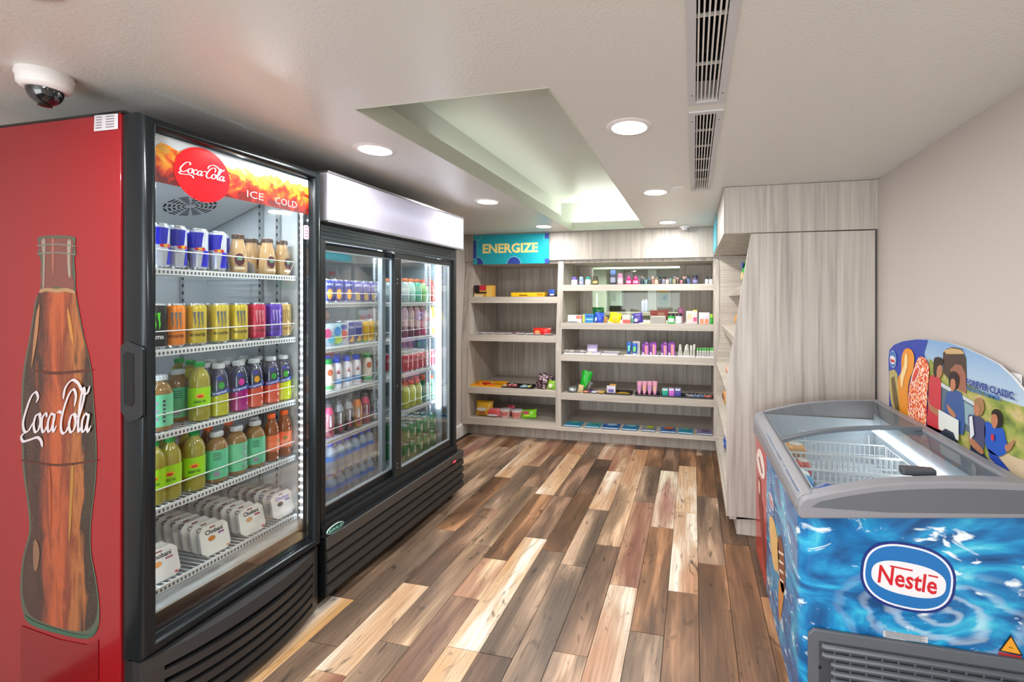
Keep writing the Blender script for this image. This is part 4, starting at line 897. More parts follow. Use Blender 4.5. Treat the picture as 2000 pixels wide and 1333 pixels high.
for k, (u, p, l) in enumerate(((318, tea, 'green tea bottle behind the two leftmost'), (362, tea, 'green tea bottle behind the third front tea bottle'), (400, peach, 'orange-labelled bottle behind the left mint bottle'), (440, peach, 'orange-labelled bottle behind the middle mint bottle'), (488, mint, 'mint-green bottle behind the right mint bottle'))):
    p.put(at_shelf(u+6, 3, .035, 1, .078), l+' on the fourth shelf', 'bottle', 'bottles on the fourth shelf', rz=.2)
# flip-top yoghurt packs standing in files
def yog():
    w, h, c = .052, .056, .018; O = [(-w+c, -h), (w-c, -h), (w, -h+c), (w*.97, h-c), (w-c, h), (-w+c, h), (-w*.97, h-c), (-w, -h+c)]
    b = BM(); prism(b, [(x, z+h) for x, z in O], 'x', -.003, 0)
    for v in b.verts: pass
    I = [(x*.84, z*.84+h) for x, z in O]; prism(b, I, 'x', -.026, -.003); me = mesh(b, [mat('yoghurt_plastic', 'dcdcdc', .35)], True)
    def lid(bb): poly(bb, [(.0005, x*.97, z*.97+h) for x, z in O])
    P = [('lid', ['e6e6e0'], lid), ('lettering', ['33383c'], lambda bb: text(bb, 'Chobani', lambda x, y: (.0012, x, .078+y), .062, .016, .03)),
         ('fruit_print', ['c8823a'], lambda bb: poly(bb, [(.0012, x, z) for x, z in ell(-.012, .060, .013, .010, 14)])), ('corner_print', ['d89a5a'], lambda bb: poly(bb, [(.0012, x, z) for x, z in ell(.037, .012, .005, .004, 10)])),
         ('name_print', ['8c4a3a'], lambda bb: poly(bb, [(.0012, -.012, .099), (.008, -.099*0+.0, .099), (.008, 0, .099)]) if 0 else poly(bb, [(.0012, -.014, .098), (.0012, .006, .098), (.0012, .006, .103), (.0012, -.014, .103)])), ('flavour_print', ['8a5a9a'], lambda bb: poly(bb, [(.0012, .012, .066), (.0012, .034, .066), (.0012, .034, .073), (.0012, .012, .073)]))]
    parts = []
    for n_, cs, fn in P:
        bb = BM(); fn(bb); parts.append((n_, mesh(bb, [C(c, .35) for c in cs], False, n_)))
    return Proto('yoghurt_pack', me, parts)
yo = yog()
# variants with other print colours
def recol(p, ren):
    parts = []
    for n_, me in p.parts:
        if n_ in ren: me = me.copy(); me.materials[0] = C(ren[n_], .35)
        parts.append((n_, me))
    return Proto(p.name, p.body, parts)
yo2 = recol(yo, {'fruit_print': 'd8a878', 'corner_print': 'd84a5a', 'flavour_print': 'b0305a'}); yo3 = recol(yo, {'fruit_print': '4a3038', 'corner_print': 'cfc0d0', 'flavour_print': '5a4aa8', 'lettering': '6a5ac0'}); yo4 = recol(yo, {'fruit_print': 'e0a060', 'flavour_print': 'b06a7a', 'corner_print': 'c84040'})
files = [(yo4, 321, 1139, 2, .3, 'leftmost file', 'brown-print'), (yo, 425, 1079, 8, .3, 'second file from the left', 'orange-print'), (yo2, 497, 1042, 8, .3, 'third file from the left', 'pink-print'), (yo3, 557, 1009, 9, .3, 'rightmost file', 'purple-print')]
for p, u, v, n_, dz, l, c in files:
    X0 = AXS+.0-.012; y0 = yu(u, X0)
    for k in range(n_):
        p.put((X0-.050*k-(.0 if k else 0), y0+.004*k, ASH[4]-.001+.0025), '%s yoghurt pack, %s of the %s' % (c, 'frontmost' if k == 0 else WORD[k+1]+' from the front', l), 'yoghurt', 'yoghurt packs on the bottom shelf', ry=-.24, rz=-.06)
yo4.put((-2.25, yu(350, -2.25), ASH[4]+.002), 'lone yoghurt pack standing at the back left of the bottom shelf', 'yoghurt', 'yoghurt packs on the bottom shelf', ry=-.15)
# ---------------- sliding-door cooler contents
def bt(u, z, R, row=0, dep=.07, X=None):
    X0 = (-1.886 if X is None else X)-R; X = X0-row*dep; return (X, min(max(yu(u, X0), bys+R+.02), bye-R-.015), z+.0005)
WO = 'the sliding-door cooler'
blu = can('23359c', .030, .125, [deco('fruit_print', ['e8a030'], lambda b, R, h: wpoly(b, ell(.002, h*.36, .013, h*.24, 14), R, 0)), deco('lettering', ['cdd4e8'], word('Juice', .74, .036, .014))])
blu2 = can('5a55a8', .030, .125, [deco('fruit_print', ['c8a868'], lambda b, R, h: wpoly(b, [(-.012, h*.1), (.012, h*.1), (.008, h*.5), (0, h*.42), (-.014, h*.5)], R, 0)), deco('lettering', ['d4d8e8'], word('Juice', .74, .036, .014))])
for k, u in enumerate((640, 658, 678, 696, 712, 727, 740)):
    for r_ in (0, 1):
        (blu if k < 3 else blu2).put(bt(u, BSH[0], .03, r_), 'short %s fruit can, %s in the %s row of the top left shelf' % ('blue' if k < 3 else 'violet', WORD[k+1], ('front', 'second')[r_]), 'can', 'short cans on the top left shelf', rz=-.5)
redcap = bottle([(0, 0), (.03, 0), (.03, .14), (.02, .165), (.014, .17)], [CLR], C('8a2a3a'), (.017, .168, .19), None, 'juice_bottle')
for k, u in enumerate((668, 684, 699, 713, 730)): redcap.put(bt(u, BSH[0], .03, 4, .075), 'clear bottle with dark red cap, %s from the left behind the blue cans' % WORD[k+1], 'bottle', 'red-capped bottles on the top left shelf')
def boxy(w, d, h, col, prints, name='carton', bev=.003, top=None):
    b = BM(); box(b, -d/2, d/2, -w/2, w/2, 0, h); me = mesh(b, [C(col, .35)], True, bev=bev); parts = []
    for n_, c, fn in prints:
        bb = BM(); fn(bb, d/2+.0008); parts.append((n_, mesh(bb, [C(c, .35)], False, n_)))
    return Proto(name, me, parts)
def rect(y0, y1, z0, z1): return lambda bb, x: poly(bb, [(x, y0, z0), (x, y1, z0), (x, y1, z1), (x, y0, z1)])
def blob(y, z, ry, rz_): return lambda bb, x: poly(bb, [(x+.0003, a, c) for a, c in ell(y, z, ry, rz_, 14)])
def pouch(col, prints, w=.05, h=.125, d=.035, name='drink_pouch'):
    b = BM(); N_ = 9; g = []
    for s in (1, -1):
        G = []
        for i in range(N_+1):
            z = h*i/N_; row = []
            for j in range(6):
                y = -w+2*w*j/5; t = max(0, math.sin(math.pi*min(1, (i/N_)*1.15)))**.6*math.cos(math.pi*(j/5-.5))**.5 if 0 < j < 5 else 0
                row.append(b.verts.new((s*(d/2*t+.0008), y*(1-.04*math.sin(math.pi*i/N_)), z)))
            G.append(row)
        for i in range(N_):
            for j in range(5): b.faces.new([G[i][j], G[i][j+1], G[i+1][j+1], G[i+1][j]])
        g.append(G)
    for i in range(N_):
        for j in (0, 5): b.faces.new([g[0][i][j], g[0][i+1][j], g[1][i+1][j], g[1][i][j]])
    for i in (0, N_):
        for j in range(5): b.faces.new([g[0][i][j], g[0][i][j+1], g[1][i][j+1], g[1][i][j]])
    me = mesh(b, [C(col, .28)]); parts = []
    for n_, c, fn in prints:
        bb = BM(); fn(bb, d/2+.0012); parts.append((n_, mesh(bb, [C(c, .3)], False, n_)))
    return Proto(name, me, parts)
pch = [pouch('b0c4d0', [('swirl_print', 'c04a7a', blob(-.01, .07, .02, .03)), ('swirl_print', '3a9ab0', blob(.012, .04, .02, .02))], .038), pouch('9fd0d8', [('swirl_print', '2f7fc0', blob(0, .08, .018, .025)), ('swirl_print', 'a8c830', blob(.0, .035, .024, .02))], .038), pouch('c8d0dc', [('swirl_print', 'c84038', blob(0, .06, .02, .025)), ('swirl_print', '38509c', blob(.0, .1, .02, .015))], .038)]
for k, u in enumerate((640, 656, 668)): pch[k].put(bt(u, BSH[1], .022), ('pink and blue', 'turquoise and lime', 'silver and red')[k]+' drink pouch on the second left shelf', 'pouch', 'drink pouches on the second left shelf', rz=-.3)
yel = can('e2b41c', .030, .13, [deco('fruit_print', ['c89018'], lambda b, R, h: wpoly(b, [(-.012, h*.15), (.0, h*.3), (-.006, h*.8), (-.014, h*.8)], R, 0))])
blc = can('22388f', .030, .13, [deco('fruit_print', ['e0a848'], lambda b, R, h: wpoly(b, [(-.014, h*.1), (.014, h*.1), (.010, h*.4), (0, h*.3)], R, 0)), deco('lettering', ['c8d0e4'], word('Juice', .7, .036, .014))])
for k, (u, p, c) in enumerate(((683, blc, 'blue'), (697, blc, 'blue'), (710, yel, 'yellow'), (722, yel, 'yellow'), (733, yel, 'yellow'), (742, yel, 'yellow'))):
    for r_ in (0, 1): p.put(bt(u, BSH[1], .03, r_), 'short %s can, %s along the %s row of the second left shelf' % (c, WORD[k+1], ('front', 'second')[r_]), 'can', 'short cans on the second left shelf', rz=-.5)
for k, (u, c) in enumerate(((668, '2a5aa0'), (690, '7a3a50'), (704, '7a4a40'), (716, '8a3050'))):
    pp_ = pouch(c, [], .035, .1, .03); pp_.put(bt(u, BSH[1], .03, 5, .06), ('blue', 'maroon', 'brown', 'crimson')[k]+' pouch at the back of the second left shelf', 'pouch', 'pouches at the back of the second left shelf', rz=-.3)
shp = [(0, 0), (.026, 0), (.028, .005), (.028, .11), (.026, .125), (.017, .142), (.0165, .146)]
shake = bottle(shp, [C('e8e8ee', .3)], C('2050d0'), (.019, .144, .17), None, 'shake_bottle', [('band', [C('2a90d8')], lambda b: lathe(b, [(.0285, .03), (.0287, .055)], 20)), ('emblem', [C('b03850')], lambda b: wpoly(b, [(-.008, .085), (.008, .085), (0, .112)], .028, 0, .0008))])
shk2 = bottle(shp, [C('e6dccf', .3)], C('1f9a4a'), (.019, .144, .17), None, 'shake_bottle', [('fruit_print', [C('c0603a')], lambda b: wpoly(b, ell(0, .1, .014, .018, 14), .028, 0, .0008)), ('band', [C('58b070')], lambda b: lathe(b, [(.0285, .01), (.0287, .03)], 20))])
for k, (u, p) in enumerate(((641, shk2), (657, shake), (677, shake), (695, shake), (717, shk2), (733, shk2))):
    for r_ in (0, 1, 2): p.put(bt(u, BSH[2], .028, r_, .065), '%s-capped shake bottle, %s from left, %s row, third left shelf' % ('blue' if p is shake else 'green', WORD[k+1], ('front', 'second', 'third')[r_]), 'bottle', 'shake bottles on the third left shelf', rz=-.45)
redb = boxy(.05, .05, .19, 'c02848', [('label', 'e8a0a8', rect(-.018, .018, .12, .16))])
for k, u in enumerate((648, 664, 680, 697, 706)): redb.put(bt(u, BSH[2], .03, 3.4, .068), 'tall red carton, %s from the left behind the blue-capped shakes' % WORD[k+1], 'carton', 'red cartons on the third left shelf')
def protein(sh, body='3c4046'):
    return bottle([(0, 0), (.026, 0), (.028, .005, 0), (.028, .11, 0), (.026, .122, 0), (.016, .155, 1), (.0135, .16, 1)], [LQ(body), LQ(sh)], C('55565c'), (.0145, .158, .178), None, 'protein_bottle', [('stripe', [C('c8c8d0')], lambda b: wpoly(b, [(-.004, .03), (.004, .03), (.004, .115), (-.004, .115)], .028, 0, .0008)), ('label', [C('8a2038')], lambda b: wpoly(b, [(-.007, .02), (.007, .02), (.007, .055), (-.007, .055)], .028, 0, .0012))])
PB = {'pink': protein('e04a78', 'a0606a'), 'clear grey': protein('8a929a'), 'orange': protein('f08a38', 'c08a4a'), 'rose': protein('d85070', '8a3a40'), 'grey': protein('6c7278')}
for k, (u, c) in enumerate(((642, 'pink'), (662, 'clear grey'), (680, 'clear grey'), (697, 'orange'), (713, 'rose'), (728, 'grey'), (740, 'grey'))):
    for r_ in (0, 1): (PB[c] if r_ == 0 else PB['grey']).put(bt(u, BSH[3], .028, r_), ('%s-shouldered protein bottle, %s from the left on the fourth left shelf' % (c, WORD[k+1])) if r_ == 0 else 'dark protein bottle behind the %s front one on the fourth left shelf' % WORD[k+1], 'bottle', 'protein bottles on the fourth left shelf', rz=-.5)
wb_ = [(0, .003), (.02, 0), (.031, .004), (.0325, .02), (.030, .035), (.0325, .05), (.030, .065), (.0325, .08), (.0325, .11), (.031, .13), (.02, .155), (.0125, .165), (.0125, .175)]
water = bottle(wb_, [WAT], C('2050c8'), (.0145, .172, .19), (C('3a78c8', .3), .0325, .08, .112), 'water_bottle')
k = 0
for r_ in range(4):
    for j, u in enumerate((646, 662, 677, 692, 706, 720)):
        for q_ in (0, 1): water.put(bt(u, .389+.158*q_, .033, r_, .07, -1.862), 'blue-capped water bottle, %s layer, %s from left, %s row' % (('lower', 'upper')[q_], WORD[j+1], ('front', 'second', 'third', 'fourth')[r_]), 'bottle', 'water bottles on the cooler floor', rz=.3*j, sc=(1, 1, .825))
# right door
RS = [z-.003 for z in BSH]
def sport(c, cap='f06a38', name='sports_bottle', Rr=.03, hh=.15, up=None):
    return bottle([(0, 0), (Rr*.85, 0), (Rr, .006), (Rr, hh*.35), (Rr*.93, hh*.5), (Rr, hh*.65), (Rr*.8, hh*.85), (Rr*.5, hh*.92), (Rr*.5, hh*.95)], [LQ(c)], C(cap), (Rr*.56, hh*.94, hh*1.08), (C(up, .3), Rr, hh*.38, hh*.62) if up else None, name)
for k, (u, c, up) in enumerate(((790, '8aa0a0', 'b8c8c8'), (802, '8ac0b0', '9ccfc0'), (815, '2a9a78', '38a888'), (828, '8ac878', '78b860'), (842, 'c85a50', 'd88070'), (852, 'b04a58', 'c86a70'))):
    p = sport(c, 'c8683c', up=up)
    for r_ in (0, 1, 2): p.put(bt(u, RS[0], .03, r_), 'orange-capped bottle, %s from left, %s row, top right shelf' % (WORD[k+1], ('front', 'second', 'third')[r_]), 'bottle', 'orange-capped bottles on the top right shelf')
def tall(c, up): return bottle([(0, 0), (.024, 0), (.026, .005, 0), (.026, .11, 0), (.026, .17, 1), (.018, .19, 1), (.013, .2, 1)], [LQ(c), LQ(up)], C('8a7468'), (.0145, .198, .21), None, 'tall_bottle', [('label', [C('b898a0')], lambda b: wpoly(b, [(-.01, .05), (.01, .05), (.01, .12), (-.01, .12)], .026, 0, .0008))])
for k, (u, c, up, n_) in enumerate(((789, '7a3a5a', '9a7a90', 'plum'), (801, '6a2a4a', 'a08890', 'dark plum'), (813, '7a2850', 'a89098', 'dark berry'), (825, 'c83a70', '9a7888', 'pink'), (837, 'b8a078', 'c0b090', 'beige'), (848, 'f0c818', 'f0c818', 'bright yellow'))):
    p = tall(c, up)
    for r_ in (0, 1): p.put(bt(u, RS[1], .026, r_), '%s tall slim bottle, %s row of the second right shelf' % (n_, ('front', 'second')[r_]), 'bottle', 'slim bottles on the second right shelf', rz=-.4)
rcan = can('b81c38', .030, .122, [deco('lettering', ['e8b8c0'], word('Cola', .55, .036, .02))])
for k, u in enumerate((789, 798, 808, 818, 828, 838, 847)):
    for r_ in (0, 1, 2): rcan.put(bt(u, RS[2], .03, r_, .064), 'red soda can, %s from left, %s row, third right shelf' % (WORD[k+1], ('front', 'second', 'third')[r_]), 'can', 'red cans on the third right shelf', rz=-.4)
for k, (u, c, n_) in enumerate(((791, 'b8c030', 'yellow-green'), (803, 'c0c838', 'lime'), (815, 'b0b848', 'olive-yellow'), (829, '2f9a80', 'teal'), (845, '6aa890', 'pale green'))):
    p = sport(c, 'ee6a3c', Rr=.031, hh=.16)
    for r_ in (0, 1): p.put(bt(u, RS[3], .031, r_), '%s bottle with orange cap, %s row of the fourth right shelf' % (n_, ('front', 'second')[r_]), 'bottle', 'orange-capped bottles on the fourth right shelf')
gcan = can('1f8a4a', .030, .122, [deco('label', ['b8c8b0'], lambda b, R, h: wpoly(b, ell(0, h*.5, .012, h*.25, 12), R, 0))])
for r_ in range(6):
    for k, u in enumerate((791, 804, 817, 830, 843)):
        gcan.put(bt(u, .39, .03, r_, .064, -1.862), 'green soda can, lower layer, %s from left, %s row, right cooler floor' % (WORD[k+1], ('front', 'second', 'third', 'fourth', 'fifth', 'sixth')[r_]), 'can', 'green cans on the cooler floor')
        if r_ < 5: gcan.put(bt(u, .514, .03, r_, .064, -1.862), 'green soda can, upper layer, %s from left, %s row, right cooler floor' % (WORD[k+1], ('front', 'second', 'third', 'fourth', 'fifth')[r_]), 'can', 'green cans on the cooler floor')
# ================================================================ ice cream freezer
FX0, FX1, FY0, FY1 = .345, .98, 1.600, 2.70
fz = empty('ice_cream_freezer', (.66, 2.15, 0), 'chest freezer with blue water print, curved glass lid and grey rim', 'freezer')
def m_water():
    m = mat('water_print', '1179b5', .22, coat=.3); n, l = nodes(m); g = N(m, 'ShaderNodeNewGeometry'); sp = N(m, 'ShaderNodeSeparateXYZ'); l.new(g.outputs['Position'], sp.inputs[0])
    mp = coords(m, (3.2, 3.2, 7), rot=(0, .15, 0)); t = N(m, 'ShaderNodeTexNoise'); t.inputs['Scale'].default_value = 1; t.inputs['Detail'].default_value = 4; t.inputs['Distortion'].default_value = 2.2; l.new(mp.outputs[0], t.inputs['Vector'])
    r = ramp(m, [(.32, '08457c'), (.46, '0e6fae'), (.56, '1a90c8'), (.66, '35b4d8'), (.74, '6fd0e4')]); l.new(t.outputs[0], r.inputs[0])
    # rings round a point low on the front
    def sub(i, c, k):
        a = N(m, 'ShaderNodeMath', operation='SUBTRACT'); l.new(sp.outputs[i], a.inputs[0]); a.inputs[1].default_value = c
        b_ = N(m, 'ShaderNodeMath', operation='MULTIPLY'); l.new(a.outputs[0], b_.inputs[0]); b_.inputs[1].default_value = k; return b_
    cb_ = N(m, 'ShaderNodeCombineXYZ'); l.new(sub(0, .76, 1).outputs[0], cb_.inputs[0]); l.new(sub(2, .48, 1.9).outputs[0], cb_.inputs[2]); l.new(sub(1, 1.6, 1.2).outputs[0], cb_.inputs[1])
    ln = N(m, 'ShaderNodeVectorMath', operation='LENGTH'); l.new(cb_.outputs[0], ln.inputs[0])
    ma = N(m, 'ShaderNodeMath', operation='MULTIPLY_ADD'); ma.inputs[1].default_value = 9; l.new(t.outputs[0], ma.inputs[0]); m2 = N(m, 'ShaderNodeMath', operation='MULTIPLY'); m2.inputs[1].default_value = 75; l.new(ln.outputs['Value'], m2.inputs[0]); l.new(m2.outputs[0], ma.inputs[2])
    sn = N(m, 'ShaderNodeMath', operation='SINE'); l.new(ma.outputs[0], sn.inputs[0])
    fall = N(m, 'ShaderNodeMapRange'); fall.inputs[1].default_value = .36; fall.inputs[2].default_value = .12; fall.inputs[3].default_value = 0; fall.inputs[4].default_value = .38; l.new(ln.outputs['Value'], fall.inputs[0])
    mu = N(m, 'ShaderNodeMath', operation='MULTIPLY'); l.new(sn.outputs[0], mu.inputs[0]); l.new(fall.outputs[0], mu.inputs[1]); cl = N(m, 'ShaderNodeMath', operation='MAXIMUM'); l.new(mu.outputs[0], cl.inputs[0]); cl.inputs[1].default_value = 0
    mx = N(m, 'ShaderNodeMix', data_type='RGBA'); l.new(cl.outputs[0], mx.inputs[0]); l.new(r.outputs[0], mx.inputs[6]); mx.inputs[7].default_value = (.75, .9, .95, 1)
    mp3 = coords(m, (7, 7, 16), rot=(0, -.3, 0)); t2 = N(m, 'ShaderNodeTexNoise'); t2.inputs['Scale'].default_value = 1; t2.inputs['Detail'].default_value = 5; t2.inputs['Distortion'].default_value = 1.5; l.new(mp3.outputs[0], t2.inputs['Vector'])
    r2 = ramp(m, [(.60, '000000'), (.66, 'ffffff')]); l.new(t2.outputs[0], r2.inputs[0])
    mx2 = N(m, 'ShaderNodeMix', data_type='RGBA'); l.new(r2.outputs[0], mx2.inputs[0]); l.new(mx.outputs[2], mx2.inputs[6]); mx2.inputs[7].default_value = (.78, .9, .93, 1)
    l.new(mx2.outputs[2], n['Principled BSDF'].inputs['Base Color']); return m
WATER = m_water(); RIM = mat('rim_grey', '85868c', .4); RIMD = mat('rim_dark_grey', '5d6168', .42)
YR = onX(1497, 900, FX0).y
b = BM(); A = [(FX0+.045-.045*math.sin(a), FY0+.045-.045*math.cos(a)) for a in [i*math.pi/12 for i in range(7)]]
prism(b, [(FX1, FY0)]+A+[(FX0, YR), (FX1, YR)], 'z', .06, .828); body = kid(fz, 'body', b, WATER, True)
b = BM(); prism(b, [(FX0, YR), (FX0, FY1-.03), (FX0+.03, FY1), (FX1, FY1), (FX1, YR)], 'z', .06, .72); kid(fz, 'body', b, mat('freezer_red', 'bf2a2c', .25, coat=.3))
# hollow: the prints above are shells, cut away inside
for nm in [o for o in fz.children if o.name.startswith('body')]:
    me = nm.data; bm = bmesh.new(); bm.from_mesh(me)
    kill = [f for f in bm.faces if abs(f.normal.z) > .9 and f.calc_center_median().z > .5 or (abs(f.normal.y) > .9 and abs(f.calc_center_median().y+2.15-YR) < .01)]
    bmesh.ops.delete(bm, geom=kill, context='FACES'); bm.to_mesh(me); bm.free()
for x in (FX0+.07, FX1-.07):
    for y in (FY0+.08, FY1-.08):
        b = BM(); lathe(b, [(0, 0), (.022, 0), (.022, .02), (.015, .022), (.015, .06), (0, .06)], 12, x, y); kid(fz, 'foot', b, BLACK)
PR = [(.335, .80), (.345, .818), (.36, .828), (.45, .858), (.554, .887), (.66, .906), (.769, .919), (.88, .927), (.985, .931)]
def zl(x):
    for (a, za), (c, zc) in zip(PR, PR[1:]):
        if x <= c: return za+(zc-za)*(x-a)/(c-a)
    return PR[-1][1]
low = lambda x: .757+(x-.345)*.11
b = BM(); prism(b, [(x, z) for x, z in PR]+[(.985, low(.985)), (.345, low(.345)), (.335, .765)], 'y', 1.575, 1.63); cap = kid(fz, 'end_cap', b, RIM, bev=.006)
b = BM(); top = [(x, zl(x)-.022) for x in [.40+.0585*i for i in range(11)]]; prism(b, [(.375, .800)]+top+[(.985, .842), (.6, .806)], 'y', 1.5735, 1.576); kid2(cap, fz, 'cap_panel', b, RIMD)
b = BM(); prism(b, [(x, z) for x, z in PR]+[(.985, .76), (.335, .71)], 'y', 2.675, 2.71); kid(fz, 'end_cap', b, RIM, bev=.004)
b = BM()
SA = [(.337, .765), (.330, .79), (.336, .815), (.352, .829), (.378, .838), (.392, .836), (.394, .77)]
L1_ = [b.verts.new((x, 1.60, z)) for x, z in SA]; L2_ = [b.verts.new((x, 2.69, z-(.05 if z < .78 else .0))) for x, z in SA]
b.faces.new(L1_); b.faces.new(L2_[::-1])
for i in range(7): b.faces.new([L1_[i], L2_[i], L2_[(i+1) % 7], L1_[(i+1) % 7]])
kid(fz, 'side_rail', b, RIM, bev=.003)
b = BM(); box(b, .945, .985, 1.62, 2.685, .84, .929); kid(fz, 'side_rail', b, RIM, bev=.004)
for z_, x_ in ((.8405, .384),):
    b = BM(); box(b, x_, x_+.004, 1.64, 2.67, z_-.004, z_+.004); kid(fz, 'track', b, RIMD)
# liner
LN = mat('freezer_liner', 'b4c0c8', .35)
b = BM(); x0, x1, y0, y1, z0, z1 = .40, .94, 1.655, 2.66, .28, .80
box(b, x0-.006, x0, y0, y1, z0, .83); box(b, x1, x1+.006, y0, y1, z0, .86); box(b, x0, x1, y0-.006, y0, z0, .83); box(b, x0, x1, y1, y1+.006, z0, .83); box(b, x0, x1, y0, y1, z0-.006, z0)
kid(fz, 'liner', b, LN)
b = BM(); box(b, x0+.002, x1-.002, 2.46, y1-.001, z0, .60); kid(fz, 'compressor_step', b, LN, bev=.006)
b = BM(); box(b, x1-.014, x1-.002, y0+.02, y1-.02, .775, .80); kid(fz, 'light_strip', b, emitmat('freezer_led', 'f0f6ff', 3.5))
lamp('freezer_glow', 'AREA', (.90, 2.15, .79), .45, .04, (.94, .97, 1), (0, math.radians(50), 0), 'RECTANGLE', .9)
# curved lids
LG = thin_glass('lid_glass', (.93, .97, .97), .75, .02)
for nm, ya, yb, dz in (('near', 1.63, 2.20, -.008), ('far', 2.16, 2.68, .002)):
    b = BM(); xs = [.388+i*(.947-.388)/14 for i in range(15)]
    A = [b.verts.new((x, ya, zl(x)+dz-.004)) for x in xs]; B_ = [b.verts.new((x, yb, zl(x)+dz-.004)) for x in xs]
    for i in range(14): b.faces.new([A[i], A[i+1], B_[i+1], B_[i]])
    ld = kid(fz, 'sliding_lid', b, LG, True)
    b = BM(); ybar = yb if nm == 'near' else ya
    A = []
    for x in xs: z = zl(x)+dz-.004; A.append([b.verts.new(p) for p in ((x, ybar-.011, z-.006), (x, ybar-.011, z+.008), (x, ybar+.011, z+.008), (x, ybar+.011, z-.006))])
    for i in range(14):
        for j in range(4): b.faces.new([A[i][j], A[i+1][j], A[i+1][(j+1) % 4], A[i][(j+1) % 4]])
    b.faces.new(A[0]); b.faces.new(A[-1][::-1]); kid2(ld, fz, 'lid_frame', b, mat('lid_frame', '6e757c', .3, .3))
    if nm == 'near':
        b = BM(); box(b, .665, .765, 1.64, 1.675, zl(.71)-.010, zl(.71)+.016); kid2(ld, fz, 'lid_handle', b, mat('handle_grey', '43474d', .4), bev=.006)
# front panel grille
b = BM(); prism(b, [(.368, .06), (.368, .375), (.385, .394), (.98, .394), (.98, .06)], 'y', 1.585, 1.599); fg = kid(fz, 'front_grille', b, mat('freezer_grille', '5a5f66', .45), bev=.003)
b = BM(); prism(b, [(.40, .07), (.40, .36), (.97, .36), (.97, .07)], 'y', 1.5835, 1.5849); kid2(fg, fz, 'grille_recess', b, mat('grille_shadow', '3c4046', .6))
for k in range(11):
    z = .348-.027*k; x0 = .41 if k not in (2, 3, 4) else .437
    b = BM(); tube(b, [(x0, 1.582, z), (x0+.006, 1.578, z), (.955, 1.578, z), (.961, 1.582, z)], .0085, 8); kid2(fg, fz, 'rib', b, mat('freezer_grille', '5a5f66', .45), True)
for k in range(12):
    x = .445+.046*k; b = BM(); box(b, x-.003, x+.003, 1.579, 1.5846, .075, .355); kid2(fg, fz, 'divider', b, mat('freezer_grille', '5a5f66', .45))
b = BM(); box(b, .398, .407, 1.5825, 1.5836, .27, .279); kid2(fg, fz, 'latch', b, DARKG)
# oval logo on the front
FP_ = 1.5985
def se(cx, cz, rx, rz_, n=48, rot=-.10, p=2.5):
    P = []
    for i in range(n):
        a = 2*math.pi*i/n; x = rx*abs(math.cos(a))**(2/p)*(1 if math.cos(a) > 0 else -1); z = rz_*abs(math.sin(a))**(2/p)*(1 if math.sin(a) > 0 else -1)
        P.append((cx+x*math.cos(rot)-z*math.sin(rot), cz+x*math.sin(rot)+z*math.cos(rot)))
    return P
def logo(par, M, cx, cz, sc, full=True):
    for n_, rx, rz_, c, dx, dz in (('logo_edge', .134, .108, '1a2f7a', 0, 0), ('logo_line', .126, .100, 'dfe6f0', 0, 0), ('logo_field', .120, .094, '1c6fb4', 0, 0), ('logo_oval', .105, .052, 'e9e6ea', .002, -.006)):
        b = BM(); k = {'logo_edge': 0, 'logo_line': 1, 'logo_field': 2, 'logo_oval': 3}[n_]
        poly(b, [M(x, z, .0004*(k+1)) for x, z in se(cx+dx*sc, cz+dz*sc, rx*sc, rz_*sc)]); kid2(par, fz, n_, b, C(c, .3))
    b = BM(); rt = -.10
    def T(x, z): return M(cx+(x*math.cos(rt)-z*math.sin(rt))*sc, cz+(x*math.sin(rt)+z*math.cos(rt))*sc, .0026)
    text(b, 'Nestle', lambda x, z: T(x+.001, z-.034), .166, .056, .018)
    for a_, c_, z_ in ((-.052, .012, .0225), (.056, .083, .018)):
        poly(b, [T(a_, z_), T(c_, z_), T(c_, z_+.005), T(a_, z_+.005)])
    kid2(par, fz, 'logo_lettering', b, C('c8202e', .3))
logo(body, lambda x, z, e: (x, FP_-e, z), .661, .596, 1.0)
b = BM(); p1, p2 = onY(1725, 1232, FP_), onY(1812, 1257, FP_); poly(b, [(p1.x, FP_-.0006, p2.z), (p2.x, FP_-.0006, p2.z), (p2.x, FP_-.0006, p1.z), (p1.x, FP_-.0006, p1.z)]); kid2(body, fz, 'notice_label', b, C('c9ccd0'))
b = BM()
for k in range(5): z = p2.z+(p1.z-p2.z)*(k+.6)/5.4; poly(b, [(p1.x+.006, FP_-.0012, z), (p2.x-.006-.01*(k % 2), FP_-.0012, z), (p2.x-.006-.01*(k % 2), FP_-.0012, z+.0018), (p1.x+.006, FP_-.0012, z+.0018)])
kid2(body, fz, 'notice_print', b, C('70747c'))['kind'] = 'stuff'
w = [onY(u, v, FP_) for u, v in ((1950, 1272), (1998, 1282), (1974, 1240))]
b = BM(); poly(b, [p-Vector((0, .0006, 0)) for p in w]); wl = kid2(body, fz, 'warning_label', b, C('1a1a1a'))
b = BM(); cc = (w[0]+w[1]+w[2])/3; poly(b, [cc+(p-cc)*.8-Vector((0, .0012, 0)) for p in w]); kid2(body, fz, 'warning_print', b, C('e8a02a'))
b = BM(); poly(b, [cc-Vector((.006, .0018, .001)), cc-Vector((-.006, .0018, .003)), cc-Vector((-.006, .0018, .001)), cc-Vector((.006, .0018, -.001))]); kid2(body, fz, 'warning_print', b, C('3a2a1a'))
w = [onY(u, v, FP_) for u, v in ((1950, 1274), (1995, 1282), (1995, 1291), (1950, 1283))]; b = BM(); poly(b, [p-Vector((0, .0008, 0)) for p in w]); kid2(body, fz, 'warning_strip', b, C('b02a30'))
b = BM(); M_ = w[3]; text(b, 'R290', lambda x, z: (w[0].x+.011+x, FP_-.0016, w[3].z-.001+z*1-.16*x), .016, .004, .02); kid2(body, fz, 'warning_lettering', b, C('e8d8d0'))
